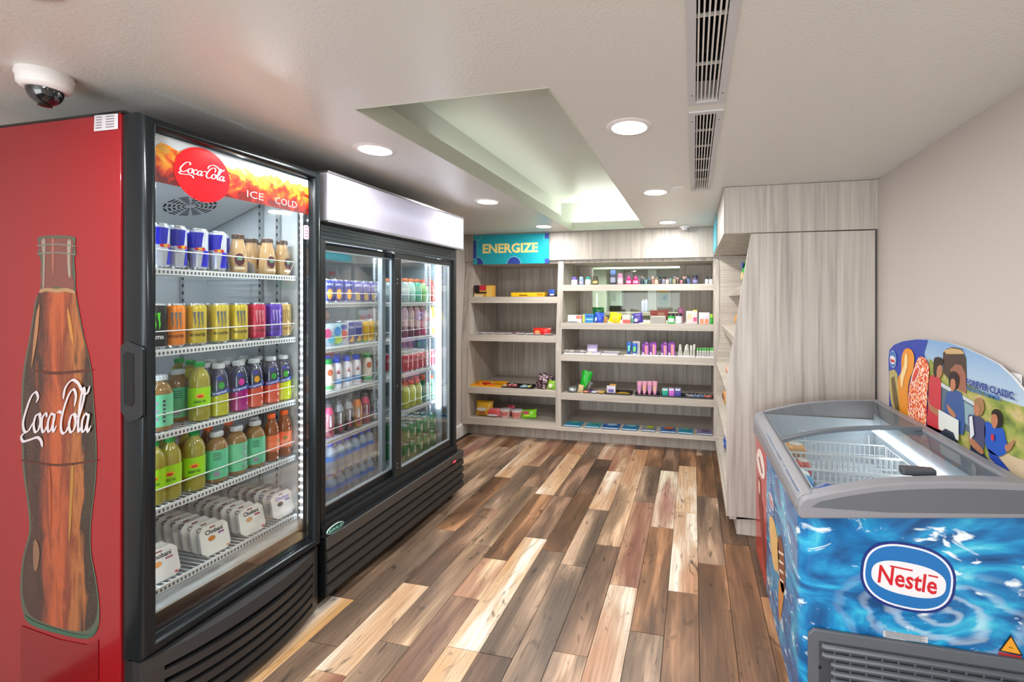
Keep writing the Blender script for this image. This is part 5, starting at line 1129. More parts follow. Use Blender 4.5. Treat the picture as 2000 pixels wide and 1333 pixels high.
# prints on the left side
LP_ = FX0-.0004
def sp_(u, v, e=0): return onX(u, v, LP_)-Vector((e, 0, 0))
b = BM(); poly(b, [sp_(*p, .0008) for p in smoothpts([(1478, 897), (1480, 880), (1485, 878), (1491, 895), (1494, 918), (1493, 935), (1488, 934), (1482, 920)], 3, True)]); kid2(body, fz, 'oval_print', b, C('e6d8d0'))
b = BM(); poly(b, [sp_(*p, .0014) for p in [(1482, 893), (1484, 893), (1490, 925), (1488, 925)]]); kid2(body, fz, 'oval_lettering', b, C('8a2a2a'))
b = BM(); poly(b, [sp_(*p, .0008) for p in [(1481, 930), (1486, 940), (1487, 975), (1490, 990), (1493, 1060), (1497, 1100), (1495, 1120), (1490, 1080), (1486, 1030), (1482, 985)]]); kid2(body, fz, 'ice_cream_print', b, C('7a2a20'))
b = BM(); poly(b, [sp_(*p, .0014) for p in [(1482, 935), (1485, 945), (1485, 968), (1482, 960)]]); kid2(body, fz, 'ice_cream_print', b, C('e0c0b0'))
lo = [sp_(u, v) for u, v in ((1507, 965), (1507, 1000))]
cy_, cz_ = onX(1507, 978, LP_).y, onX(1507, 978, LP_).z
logo(body, lambda x, z, e: (LP_-e, -x, z), -cy_, cz_, .55)
for nm_, P, c in (('ice_cream_print', [(1503, 1015), (1508, 1010), (1514, 1025), (1520, 1060), (1522, 1100), (1518, 1118), (1511, 1105), (1505, 1060)], 'd8b070'), ('ice_cream_print', [(1519, 1060), (1524, 1045), (1530, 1070), (1533, 1100), (1534, 1140), (1529, 1160), (1523, 1130), (1520, 1095)], '7a4632'), ('cone_print', [(1522, 1130), (1532, 1150), (1524, 1215), (1521, 1190)], 'c8884a')):
    b = BM(); poly(b, [sp_(*p, .001) for p in smoothpts(P, 3, True)]); kid2(body, fz, nm_, b, C(c))
for k in range(4):
    b = BM(); poly(b, [sp_(*p, .0016) for p in [(1521+k, 1075+18*k), (1531, 1083+18*k), (1531, 1087+18*k), (1521+k, 1080+18*k)]]); kid2(body, fz, 'swirl_print', b, C('e8d4c0'))
# baskets and ice creams
def basket(y0, y1, label, zt=.755, zb=.46):
    o = empty('wire_basket', (.66, (y0+y1)/2, zb), label, 'basket', 'white wire baskets in the freezer'); x0, x1 = .425, .915
    b = BM()
    for z in (zt, zb): tube(b, [(x0, y0, z), (x1, y0, z), (x1, y1, z), (x0, y1, z)], .003, 6, closed=True)
    k1 = kid(o, 'rim', b, WHT); b = BM()
    n1 = int((x1-x0)/.022)
    for i in range(1, n1):
        x = x0+(x1-x0)*i/n1; tube(b, [(x, y0, zt), (x, y0, zb), (x, y1, zb), (x, y1, zt)], .0021, 4)
    n2 = int((y1-y0)/.03)
    for i in range(1, n2):
        y = y0+(y1-y0)*i/n2; tube(b, [(x0, y, zt), (x0, y, zb), (x1, y, zb), (x1, y, zt)], .0016, 4)
    for i in range(1, 6):
        z = zb+(zt-zb)*i/6; tube(b, [(x0, y0, z), (x1, y0, z), (x1, y1, z), (x0, y1, z)], .0014, 4, closed=True)
    w_ = kid(o, 'wire_mesh', b, WHT); w_['kind'] = 'stuff'
    b = BM()
    for x in (x0+.1, x1-.1):
        tube(b, [(x, y1, zt), (x, y1+.004, zt+.05), (x+.03, y1+.004, zt+.05), (x+.03, y1, zt)], .0022, 6)
    kid(o, 'handle', b, WHT)
for a_, c_, l_ in ((1.675, 2.04, 'wire basket nearest the camera in the freezer'), (2.055, 2.25, 'middle wire basket in the freezer'), (2.265, 2.45, 'wire basket farthest from the camera in the freezer')): basket(a_, c_, l_)
def lump(name, label, loc, size, col, band, rz=0, rx=0, ry=0, cat='ice cream'):
    b = BM(); bmesh.ops.create_uvsphere(b, u_segments=18, v_segments=12, radius=1)
    for v in b.verts:
        x, y, z = v.co; f = lambda q: math.copysign(abs(q)**.62, q); v.co = Vector((f(x)*size[0], f(y)*size[1], f(z)*size[2]))
    o = obj(name, b, C(col, .25), smooth=True, loc=loc); o.rotation_euler = (rx, ry, rz); tag(o, label, cat, 'wrapped ice creams in the freezer')
    b = BM(); prism(b, ell(0, 0, size[0]*.62, size[1]*.62, 18), 'z', size[2]*.9, size[2]*1.03); w_ = obj('wrapper_print', b, C(band, .3), o)
    return o
lump('ice_cream_pack', 'round blue wrapped ice cream pack at the near left of the freezer', (.505, 1.93, .70), (.045, .05, .035), '3358b8', 'b8c4e8', .3, -.5, -.4)
lump('ice_cream_pack', 'light blue and white ice cream packs standing in the near basket', (.452, 2.005, .70), (.02, .05, .055), '58a8dc', 'e8f0f4', .3)
lump('ice_cream_pack', 'blue ice cream pack beside the light blue one', (.56, 1.82, .64), (.03, .04, .045), '2a62b8', 'd8e4f0', .8)
lump('ice_cream_pack', 'red and white pack in the middle basket', (.475, 2.15, .71), (.03, .045, .05), 'c05048', 'e8dcd4', .2)
lump('ice_cream_pack', 'orange pack at the left of the farthest basket', (.485, 2.35, .74), (.045, .05, .03), 'd8a060', 'e8e0d0', .2)
for k, (x, y, c) in enumerate(((.60, 1.96, '2a3a90'), (.67, 1.97, '7a3a48'), (.74, 1.96, '3a5080'), (.68, 2.15, '8a4a6a'), (.60, 2.14, '4a5ab0'), (.76, 2.15, '30303a'), (.80, 1.9, '8a5a3a'), (.66, 2.35, '3048a0'))):
    lump('ice_cream_pack', ('navy', 'maroon', 'slate blue', 'plum', 'violet', 'black', 'brown', 'cobalt')[k]+' ice cream pack lying at the bottom of a freezer basket', (x, y, .52), (.024, .055, .03), c, 'd8d4d8', .2*k)
# ---------------- picture board standing behind the freezer
PX = 1.012
pb = empty('picture_board', (PX, 2.1, .93), 'arched advertising board on the freezer showing ice creams and four friends', 'sign')
def bq(u, v, e=0): return onX(u, v, PX)-Vector((e, 0, 0))
OUT = [(1738, 815), (1736, 760), (1735, 700), (1737, 684), (1746, 674), (1764, 667), (1790, 663), (1815, 664), (1850, 669), (1885, 680), (1920, 696), (1950, 712), (1978, 738), (2000, 765), (2040, 815), (2080, 880)]
P = [bq(*p) for p in OUT]; yb_ = P[0].y; ya_ = P[-1].y
poly3 = [(p.y, p.z) for p in P]+[(ya_, .88), (yb_, .88)]
b = BM(); prism(b, poly3, 'x', PX, PX+.008); kid(pb, 'board', b, C('dfe3ea', .35))
def art(name, P, c, lay, sm=False, fin=None):
    if sm: P = smoothpts(P, 3, True)
    b = BM(); poly(b, [bq(u, v, .0007*lay) for u, v in P]); return kid(pb, name, b, C(c, .3) if isinstance(c, str) else c)
def m_sky():
    m = mat('sky_print', 'a9c4dc', .3); n, l = nodes(m); g = N(m, 'ShaderNodeNewGeometry'); sp = N(m, 'ShaderNodeSeparateXYZ'); l.new(g.outputs['Position'], sp.inputs[0]); mr = N(m, 'ShaderNodeMapRange'); mr.inputs[1].default_value = 1.05; mr.inputs[2].default_value = 1.3; l.new(sp.outputs[2], mr.inputs[0])
    r = ramp(m, [(0, 'c8cfc8'), (.4, 'b5cadb'), (1, '7fa8d4')]); l.new(mr.outputs[0], r.inputs[0]); l.new(r.outputs[0], n['Principled BSDF'].inputs['Base Color']); return m
def m_hill():
    m = mat('hill_print', '8a9a4a', .35); n, l = nodes(m); mp = coords(m, (1, 14, 22)); t = N(m, 'ShaderNodeTexNoise'); t.inputs['Scale'].default_value = 1; t.inputs['Detail'].default_value = 5; l.new(mp.outputs[0], t.inputs['Vector'])
    r = ramp(m, [(.3, '5f7338'), (.48, '94a14c'), (.6, 'b5ab68'), (.72, 'cdb98a')]); l.new(t.outputs[0], r.inputs[0]); l.new(r.outputs[0], n['Principled BSDF'].inputs['Base Color']); return m
def m_sprinkle():
    m = mat('sprinkle_print', 'e8804a', .4); n, l = nodes(m); v = N(m, 'ShaderNodeTexVoronoi'); v.inputs['Scale'].default_value = 110; g = N(m, 'ShaderNodeNewGeometry'); l.new(g.outputs['Position'], v.inputs['Vector'])
    s_ = N(m, 'ShaderNodeSeparateColor'); l.new(v.outputs['Color'], s_.inputs[0]); r = ramp(m, [(0, 'd8432a'), (.35, 'ef7a3a'), (.55, 'f4b48a'), (.8, 'f7dccb')], 'CONSTANT'); l.new(s_.outputs[0], r.inputs[0]); l.new(r.outputs[0], n['Principled BSDF'].inputs['Base Color']); return m
art('sky_print', OUT[:-2]+[(2030, 900), (1960, 930), (1740, 815)], m_sky(), 1)
art('hill_print', [(1816, 700), (1835, 720), (1890, 750), (1940, 775), (2015, 800), (2085, 890), (2085, 990), (1990, 960), (1800, 850)], m_hill(), 2)
art('path_print', [(1950, 880), (2000, 900), (2060, 960), (2060, 1000), (1985, 960), (1930, 910)], 'c9b596', 3)
art('blue_print', [(1738, 820), (1736, 700), (1738, 684), (1747, 674), (1765, 667), (1790, 663.5), (1813, 664.5), (1806, 690), (1812, 730), (1816, 800), (1820, 860)], '2440a8', 3)
art('luggage_print', [(1843, 690), (1850, 682), (1862, 678), (1880, 682), (1888, 700), (1890, 760), (1870, 760), (1845, 730)], '4a3830', 4)
art('luggage_print', [(1845, 685), (1860, 680), (1880, 684), (1886, 692), (1850, 692)], 'c8a878', 5)
art('luggage_print', [(1858, 722), (1868, 712), (1880, 714), (1888, 730), (1890, 770), (1875, 762), (1862, 745)], '9a6450', 5)
art('van_print', [(1838, 750), (1850, 755), (1872, 765), (1905, 790), (1906, 850), (1870, 835), (1838, 800)], '5a6c7c', 4)
art('van_print', [(1878, 780), (1905, 797), (1904, 840), (1878, 820)], '8aa8b4', 5)
art('van_print', [(1838, 746), (1905, 786), (1906, 794), (1838, 754)], 'c8d0d4', 6)
def friend(hair, face, torso, tc, arm=None, legs=None, hc='2a1c18', lc='2c3a58', lay=7):
    art('torso_print', torso, tc, lay, True)
    if legs: art('legs_print', legs, lc, lay)
    art('hair_print', hair, hc, lay+1, True); art('face_print', face, 'b87a58', lay+2, True)
    if arm: art('arm_print', arm, 'b07858', lay+1, True)
friend([(1826, 712), (1828, 700), (1836, 698), (1844, 702), (1843, 715), (1838, 722), (1830, 738), (1826, 728)], [(1834, 718), (1842, 714), (1844, 726), (1840, 738), (1833, 736)], [(1818, 738), (1830, 734), (1840, 745), (1840, 795), (1840, 845), (1814, 835), (1816, 780)], 'c83a44', [(1814, 770), (1820, 790), (1838, 802), (1842, 810), (1834, 812), (1818, 800)], [(1814, 830), (1840, 842), (1842, 855), (1812, 845)])
friend([(1856, 738), (1860, 728), (1868, 726), (1876, 736), (1875, 752), (1870, 760), (1858, 756)], [(1861, 742), (1868, 742), (1870, 756), (1864, 766), (1860, 758)], [(1850, 772), (1862, 764), (1874, 764), (1884, 780), (1884, 850), (1850, 820)], '3a5a94', [(1852, 790), (1862, 800), (1870, 812), (1866, 816), (1856, 806)])
art('map_print', [(1838, 800), (1878, 822), (1878, 862), (1838, 838)], 'dde2de', 14)
art('bag_print', [(1842, 845), (1852, 838), (1868, 846), (1876, 870), (1850, 862)], '2f3848', 15)
friend([(1906, 786), (1912, 778), (1922, 780), (1926, 796), (1920, 812), (1910, 808)], [(1906, 792), (1914, 792), (1918, 802), (1913, 814), (1906, 806)], [(1894, 812), (1906, 812), (1924, 820), (1928, 850), (1920, 884), (1898, 870), (1896, 840)], '4a4a6a', [(1896, 850), (1904, 858), (1924, 880), (1920, 888), (1898, 868)], [(1898, 868), (1922, 884), (1938, 905), (1930, 912), (1898, 890)], hc='a07850')
art('shirt_print', [(1898, 815), (1904, 813), (1908, 850), (1900, 860)], 'd8dce0', 12)
friend([(1940, 808), (1946, 800), (1956, 802), (1962, 815), (1960, 834), (1950, 836), (1944, 826)], [(1941, 812), (1950, 811), (1953, 826), (1947, 838), (1941, 830)], [(1928, 824), (1942, 830), (1962, 838), (1968, 860), (1972, 880), (1955, 892), (1932, 880), (1926, 850)], '2456b8', [(1966, 872), (1978, 865), (1984, 858), (1984, 868), (1972, 884)], [(1932, 876), (1950, 890), (1975, 920), (1966, 924), (1936, 896)], hc='201614', lc='2a4aa8')
art('badge_print', [(1941, 848), (1947, 850), (1947, 862), (1941, 860)], 'c83040', 12)
art('bar_print', [(1738, 725), (1748, 722), (1754, 730), (1758, 780), (1765, 830), (1752, 815), (1742, 790), (1738, 760)], 'b8a868', 5)
art('bar_print', [(1742, 740), (1748, 735), (1754, 770), (1762, 822), (1752, 805), (1746, 780)], '6a5a34', 6)
art('bar_print', [(1756, 740), (1762, 728), (1763, 700), (1768, 684), (1776, 681), (1784, 686), (1788, 700), (1786, 722), (1778, 745), (1775, 780), (1782, 830), (1790, 855), (1768, 838), (1758, 790)], 'e8922a', 7, True)
art('bar_glint_print', [(1761, 735), (1768, 715), (1770, 695), (1774, 692), (1775, 715), (1768, 740), (1764, 760)], 'f7d89a', 9, True)
art('bar_print', [(1776, 800), (1778, 760), (1788, 720), (1797, 699), (1806, 698), (1813, 705), (1818, 725), (1814, 770), (1812, 830), (1808, 858), (1785, 850), (1777, 825)], m_sprinkle(), 9, True)
art('bar_print', [(1782, 745), (1788, 722), (1796, 713), (1800, 722), (1796, 738), (1788, 750)], 'f0c8b8', 10, True)
art('bar_print', [(1785, 742), (1790, 726), (1796, 718), (1798, 724), (1793, 738), (1788, 746)], 'd84838', 11, True)
cc_ = bq(1746, 702); 
for k, (ry, rz_, c) in enumerate(((.040, .045, 'b8c8e0'), (.036, .041, '2a78c0'), (.034, .022, 'f0e4e4'))):
    b = BM(); poly(b, [(PX-.005-.0007*k, y, z) for y, z in ell(cc_.y, cc_.z-(.004 if k == 2 else 0), ry, rz_, 28)]); kid(pb, 'logo_print', b, C(c, .3))
b = BM(); text(b, 'Nestle', lambda x, z: (PX-.0074, cc_.y-x, cc_.z-.015+z), .052, .018, .04); kid(pb, 'logo_lettering', b, C('c8303a'))
for s_, u, v, w_, h_, c in (('FOREVER CLASSIC.', 1941, 757, None, .024, '22398c'), ('FOREVER SUMMER.', 1927, 767, None, .015, '2e6ab0')):
    yl, yr = bq(1893, 745).y, bq(1989 if 'CLASSIC' in s_ else 1962, 760).y; zq = onX(1893, 752 if 'CLASSIC' in s_ else 762, PX).z
    b = BM(); text(b, s_, lambda x, z: (PX-.0095, (yl+yr)/2-x, zq+z), yl-yr, h_, .03); kid(pb, 'lettering', b, C(c))
b = BM(); q1, q2 = onX(1950, 722, 1.03), onX(1993, 800, 1.03); box(b, 1.03, 1.034, q2.y, q1.y, q2.z-.1, q1.z); tag(obj('notice_card', b, C('dcdcde')), 'white card on the wall behind the right end of the picture board', 'card')
# ================================================================ goods on the display shelves (fronts face the room)
def yfront(sh): return yf(SL[sh])+.03
def span(u0, u1, Y): a, b_ = xu(u0, Y), xu(u1, Y); return (a+b_)/2, b_-a
def hgt(v, sh, Y, u): return max(.006, onY(u, v, Y).z-SL[sh])
def put(name, bm, mats, label, cat, group, loc, rz=0, rx=0, ry=0, smooth=False, bev=0):
    o = obj(name, bm, mats, smooth=smooth, loc=loc, bev=bev); o.rotation_euler = (rx, ry, rz); return tag(o, label, cat, group)
def prt(par, name, bm, c, smooth=False): return obj(name, bm, C(c, .35) if isinstance(c, str) else c, par, smooth)
GRP = {'L1': 'goods on the top left display shelf', 'L2': 'goods on the second left display shelf', 'L3': 'snacks on the third left display shelf', 'L4': 'snacks on the bottom left display shelf',
       'R1': 'toiletries on the top right display shelf', 'R2': 'boxed goods on the second right display shelf', 'R3': 'toiletries on the third right display shelf', 'R4': 'goods on the fourth right display shelf', 'R5': 'magazines on the bottom right display shelf'}
def carton(sh, u0, u1, v, col, label, prints=(), d=.05, dy=0, rx=0, rz=0, name='carton', cat='box', top=None):
    Y = yfront(sh)+dy; x, w = span(u0, u1, Y); h = hgt(v, sh, Y, u0); b = BM(); box(b, -w/2, w/2, 0, d, 0, h)
    o = put(name, b, C(col, .4), label, cat, GRP[sh], (x, Y, SL[sh]+.001), rz, rx, 0, True, .002)
    for n_, c, (a0, a1, z0, z1) in prints:
        b = BM(); poly(b, [(-w/2+w*a0, -.0008, h*z0), (-w/2+w*a1, -.0008, h*z0), (-w/2+w*a1, -.0008, h*z1), (-w/2+w*a0, -.0008, h*z1)]); prt(o, n_, b, c)
    if top: b = BM(); poly(b, [(-w/2+.002, .002, h+.0008), (w/2-.002, .002, h+.0008), (w/2-.002, d-.002, h+.0008), (-w/2+.002, d-.002, h+.0008)]); prt(o, 'top_print', b, top)
    return o
def jar(sh, u0, u1, v, col, cap, label, lab=None, dy=0, capf=.35, taper=.85, name='bottle', cat='bottle', flat=.6):
    Y = yfront(sh)+dy+.02; x, w = span(u0, u1, Y); h = hgt(v, sh, Y, u0); R = w/2; b = BM(); zc = h*(1-capf)
    lathe(b, [(0, 0), (R*.9, 0), (R, h*.04), (R, zc*.85), (R*taper, zc), (0, zc)], 18)
    for q in b.verts: q.co.y *= flat
    o = put(name, b, C(col, .3), label, cat, GRP[sh], (x, Y, SL[sh]+.001), smooth=True)
    b = BM(); lathe(b, [(0, zc), (R*taper, zc), (R*taper*.97, h*.96), (R*taper*.8, h), (0, h)], 18)
    for q in b.verts: q.co.y *= flat
    prt(o, 'cap', b, cap, True)
    if lab:
        b = BM(); n = 6; A = [-.9+1.8*i/n for i in range(n+1)]
        P = [[(R*1.015*math.sin(a)*1, -R*1.02*flat*math.cos(a), z) for a in A] for z in (zc*.2, zc*.7)]
        for i in range(n): poly(b, [P[0][i], P[0][i+1], P[1][i+1], P[1][i]])
        prt(o, 'label', b, lab)
    return o
def tubep(sh, u0, u1, v, col, cap, label, lab=None, dy=0, rx=-.05):
    "squeeze tube standing on its cap"
    Y = yfront(sh)+dy+.015; x, w = span(u0, u1, Y); h = hgt(v, sh, Y, u0); b = BM(); n = 16; R = []
    for z, rx_, ry_ in ((.0, .30, .30), (.14, .32, .32), (.16, .36, .36), (.5, .45, .26), (.93, .5, .06), (1, .5, .03)):
        R.append([b.verts.new((w*rx_*math.cos(2*math.pi*i/n), w*ry_*math.sin(2*math.pi*i/n), h*z)) for i in range(n)])
    for k in range(len(R)-1):
        for i in range(n): f = b.faces.new([R[k][i], R[k][(i+1) % n], R[k+1][(i+1) % n], R[k+1][i]]); f.material_index = 1 if k < 2 else 0
    b.faces.new(R[0][::-1]); b.faces.new(R[-1])
    o = put('squeeze_tube', b, [C(col, .3), C(cap, .3)], label, 'tube', GRP[sh], (x, Y, SL[sh]+.006), rx=rx, smooth=True)
    if lab: b = BM(); poly(b, [(-w*.2, -w*.36, h*.3), (w*.2, -w*.36, h*.3), (w*.26, -w*.2, h*.7), (-w*.26, -w*.2, h*.7)]); prt(o, 'label', b, lab)
    return o
def bag(sh, u0, u1, v, col, label, prints=(), d=.05, dy=0, rx=-.15, ry=0, rz=0, seed=1, name='snack_bag', cat='snack', lean=0, crimp=True, mat_=None):
    "pillow bag with crimped ends"
    Y = yfront(sh)+dy+d/2; x, w = span(u0, u1, Y); h = hgt(v, sh, Y, u0); b = BM(); r = random.Random(seed); NI, NJ = 9, 8; G = {}
    for s_ in (1, -1):
        for i in range(NI+1):
            t = i/NI
            for j in range(NJ+1):
                q = j/NJ; edge = j in (0, NJ) or i in (0, NI)
                th = 0 if edge else (math.sin(math.pi*t)**.45)*(math.sin(math.pi*q)**.5)
                xx = (-w/2+w*q)*(1-.05*math.sin(math.pi*t)); key = (i, j) if edge else (s_, i, j)
                if key not in G: G[key] = b.verts.new((xx+r.uniform(-.001, .001), -s_*d/2*th*(1+r.uniform(-.14, .14)), h*t+(0 if edge else r.uniform(-.001, .001))))
    def g(s_, i, j): return G[(i, j)] if (i, j) in G else G[(s_, i, j)]
    for s_ in (1, -1):
        for i in range(NI):
            for j in range(NJ): b.faces.new([g(s_, i, j), g(s_, i, j+1), g(s_, i+1, j+1), g(s_, i+1, j)])
    o = put(name, b, mat_ or C(col, .25), label, cat, GRP[sh], (x, Y, SL[sh]+.002), rz, rx, ry, smooth=True)
    for n_, c, cx_, cz_, a_, b__ in prints:
        bb = BM(); poly(bb, [(w*(xx), -d*.56, h*zz) for xx, zz in ell(cx_, cz_, a_, b__, 12)]); prt(o, n_, bb, c)
    return o
def tray(sh, u0, u1, col, label, h=.018, d=.13, dy=0, lip=None):
    Y = yfront(sh)+dy; x, w = span(u0, u1, Y); b = BM(); t = .003
    box(b, -w/2, w/2, 0, d, 0, t); box(b, -w/2, w/2, 0, t, t, h); box(b, -w/2, w/2, d-t, d, t, h*1.8); box(b, -w/2, -w/2+t, t, d-t, t, h); box(b, w/2-t, w/2, t, d-t, t, h)
    return put('display_tray', b, C(col, .4), label, 'tray', GRP[sh]+', trays', (x, Y, SL[sh]+.001))
def bar(sh, u, col, label, w=.05, d=.12, h=.018, dy=.02, dz=.005, rz=0, stripe=None, name='snack_bar', cat='snack'):
    Y = yfront(sh)+dy+d/2; x = xu(u, Y); b = BM(); bmesh.ops.create_cube(b, size=1)
    bmesh.ops.subdivide_edges(b, edges=b.edges[:], cuts=3, use_grid_fill=True)
    for q in b.verts:
        X, Yy, Z = q.co*2; fz_ = (1-abs(Yy)**4)*(1-.5*abs(X)**3); q.co = Vector((X*w/2, Yy*d/2, Z*h/2*max(.12, fz_)+h/2))
    o = put(name, b, C(col, .3), label, cat, GRP[sh], (x, Y, SL[sh]+dz), rz, smooth=True)
    if stripe: b = BM(); poly(b, [(-w*.25, -d*.3, h+.0012), (w*.25, -d*.3, h+.0012), (w*.25, d*.3, h+.0012), (-w*.25, d*.3, h+.0012)]); prt(o, 'label', b, stripe)
    return o
# ---- top left
carton('L1', 926, 961, 558, 'd8a040', 'cereal-style box with red and black print at the left of the top shelf', (('print', '2a1a22', (0, .3, .35, 1)), ('print', 'c82a3a', (.3, .68, .55, 1)), ('print', 'e8c060', (.68, 1, 0, .9)), ('lettering', '1a1a1a', (.1, .7, .28, .42)), ('print', 'e8d8b0', (0, .5, 0, .2))), .09, top='b02a3a')
carton('L1', 998, 1063, 572, 'f0b810', 'long flat yellow box in the middle of the top left shelf', (('lettering', '6a4a10', (.25, .5, .2, .45)), ('print', 'c88a10', (.78, .98, .2, .8))), .10, top='d8a010')
tray('L1', 1066, 1090, '2a2a34', 'small dark tray at the right of the top left shelf', .012, .08)
carton('L1', 1072, 1083, 566, '2a50b0', 'small blue and white packet standing in the dark tray', (('print', 'e0c8c8', (.2, .9, .05, .4)),), .012, .02, name='packet', cat='packet')
# ---- second left
for k, (u, c) in enumerate(((940, 'd8d4d8'), (957, 'e0dce0'), (975, 'd0ccd4'), (992, 'd8c8d0'), (1018, 'c8ccd0'), (1036, 'd0d8d8'), (1052, 'e0c8cc'), (1072, 'd8c0c4'))):
    bar('L2', u, c, 'pale small packet, %s from the left on the second left shelf' % WORD[k+1], .075, .10, .014, .0, .004, .1*(k % 3-1), ('b0a8b0', '9a98a8', 'c09098')[k % 3], 'packet', 'packet')
for u, c, l in ((1000, '6a4a5a', 'plum'), (1010, 'a87a88', 'dusty pink')): bar('L2', u, c, l+' packet lying behind the pale ones on the second left shelf', .05, .08, .02, .1, .002, .3)
bag('L2', 1041, 1076, 641, 'd82a22', 'bright red bag lying at the right of the second left shelf', (('print', 'e8a060', -.2, .4, .15, .2),), .06, .02, rx=-.1, seed=4)
# ---- third left
tray('L3', 918, 978, 'e8a818', 'yellow-edged black display tray at the left of the third left shelf', .016, .2)
for k, (u, c, dy, rz, n_) in enumerate(((938, 'f07020', .0, 0, 'orange'), (958, 'ee6a20', .0, 0, 'second orange'), (945, 'e0b040', .06, .5, 'yellow'), (960, 'e8c060', .09, -.5, 'pale yellow'), (950, 'c83a2a', .03, .2, 'red'))): bar('L3', u, c, n_+' candy bar in the yellow-edged tray', .09, .05, .018, .01+dy, .006+.004*k, rz)
tray('L3', 980, 1014, '1c1a1c', 'black tray of red bars on the third left shelf', .014, .14)
for k, (u, c, n_) in enumerate(((986, 'c8a878', 'tan'), (996, 'c04858', 'red'), (1006, 'd06a70', 'pink-red'), (1000, '8a2030', 'dark red'))): bar('L3', u, c, n_+' candy bar in the black tray', .045, .11, .016, .01+.01*k, .006+.003*(k == 3), .3, 'e0c0b0')
tray('L3', 1015, 1041, '1c1a1c', 'black tray holding pale blue packets on the third left shelf', .014, .14)
bar('L3', 1024, '9ac8dc', 'pale blue flat packet in the right black tray', .07, .12, .014, .01, .006, .1, 'd8e4e8'); bar('L3', 1035, 'c8cc70', 'yellow-green flat packet in the right black tray', .035, .12, .016, .01, .008, .1)
def m_speck(name, a, c, e):
    m = mat(name, a, .3); n, l = nodes(m); v = N(m, 'ShaderNodeTexVoronoi'); v.inputs['Scale'].default_value = 60; tc = N(m, 'ShaderNodeTexCoord'); l.new(tc.outputs['Object'], v.inputs['Vector']); s_ = N(m, 'ShaderNodeSeparateColor'); l.new(v.outputs['Color'], s_.inputs[0])
    r = ramp(m, [(0, a), (.45, c), (.75, e)], 'CONSTANT'); l.new(s_.outputs[0], r.inputs[0]); l.new(r.outputs[0], n['Principled BSDF'].inputs['Base Color']); return m
bag('L3', 1044, 1066, 731, '4a2a34', 'tall dark speckled snack bag on the third left shelf', (), .05, .0, rx=-.1, ry=.3, seed=6, mat_=m_speck('speckle_dark', '38222a', '7a5a64', 'c8b0b4'))
bag('L3', 1052, 1074, 730, '3a2228', 'second dark speckled snack bag leaning behind the first', (), .05, .07, rx=-.1, ry=.35, seed=7, mat_=m_speck('speckle_dark', '38222a', '7a5a64', 'c8b0b4'))
bag('L3', 1068, 1086, 744, '8ac030', 'lime green snack bag at the right end of the third left shelf', (('print', 'e8e8c8', -.1, .4, .2, .25),), .045, .01, rx=-.2, ry=.1, seed=8)
# ---- bottom left
bag('L4', 929, 962, 783, 'd8a828', 'yellow snack bag standing at the left of the bottom left shelf', (('window_print', 'd0c8c0', -.05, .45, .3, .12), ('window_print', 'a05a2a', .0, .22, .2, .12)), .09, .02, rx=-.15, seed=9)
bag('L4', 951, 978, 797, 'd87078', 'pink and red pack beside the yellow bag on the bottom left shelf', (('print', 'e84a3a', 0, .6, .4, .12), ('print', 'e8e0e0', 0, .2, .4, .1)), .07, .02, rx=-.1, seed=10)
def cup(u0, u1, v, label, c1, c2, dy=.03):
    Y = yfront('L4')+dy+.04; x, w = span(u0, u1, Y); h = hgt(v, 'L4', Y, u0); R = w/2; b = BM(); lathe(b, [(0, 0), (R*.72, 0), (R*.95, h*.85), (0, h*.85)], 24); o = put('snack_cup', b, C(c1, .3), label, 'cup', GRP['L4'], (x, Y, SL['L4']+.001), smooth=True)
    b = BM(); lathe(b, [(0, h*.85), (R, h*.85), (R, h*.97), (R*.9, h), (0, h)], 24); prt(o, 'lid', b, c2, True)
    b = BM(); n = 6
    for i in range(n):
        a0, a1 = -.8+1.6*i/n, -.8+1.6*(i+1)/n; poly(b, [(R*.82*math.sin(a0), -R*.82*math.cos(a0), h*.25), (R*.82*math.sin(a1), -R*.82*math.cos(a1), h*.25), (R*.925*math.sin(a1), -R*.925*math.cos(a1), h*.7), (R*.925*math.sin(a0), -R*.925*math.cos(a0), h*.7)])
    prt(o, 'label', b, 'c87068')
cup(977, 998, 798, 'pale pink snack cup with clear lid, left of two cups', 'dcb8b0', 'd8d4d4'); cup(999, 1021, 800, 'snack cup with pink contents, right of two cups', 'd09a90', 'd8d8dc')
bag('L4', 990, 1004, 792, 'b84050', 'dark pink packet behind the two snack cups', (), .04, .12, rx=-.2, seed=12)
bag('L4', 1018, 1048, 800, '7ac820', 'bright green and pink candy bag on the bottom left shelf', (('print', 'c0406a', -.1, .6, .22, .16), ('print', 'e0e050', -.02, .28, .2, .08)), .08, .02, rx=-.35, ry=-.1, seed=13)
# ---- top right shelf
for k, (a, c_, v, col, cap, lab, n_) in enumerate(((1116, 1128, 542, 'dde0ea', '6a5ab8', 'b8c4e0', 'white bottle with violet cap'), (1131, 1140, 541, '6a9cdc', '9ab0dc', 'e0a8b0', 'light blue deodorant stick'), (1143, 1154, 541, 'c8d0c8', '3a9a8a', 'e0e0d8', 'pale bottle with teal cap'), (1157, 1169, 540, '3a3c34', '4a4438', 'c8b070', 'dark stick with gold label'))):
    jar('R1', a, c_, v, col, cap, n_+' at the left of the top right shelf', lab, flat=.7)
jar('R1', 1191, 1204, 528, '3c4458', '5a80c0', 'tall blue-grey spray can on the top right shelf', '9aa0b0', capf=.3, flat=.9)
jar('R1', 1206, 1217, 535, 'e0a0b8', 'e078a0', 'pink deodorant stick beside the tall spray can', 'f0d0d8', flat=.8)
for k, (a, c_) in enumerate(((1222, 1234), (1235, 1248))): jar('R1', a, c_, 540, 'c01868', 'd84a90', '%s of two magenta bottles on the top right shelf' % ('left', 'right')[k], 'e8a0c0', taper=.5, flat=.7)
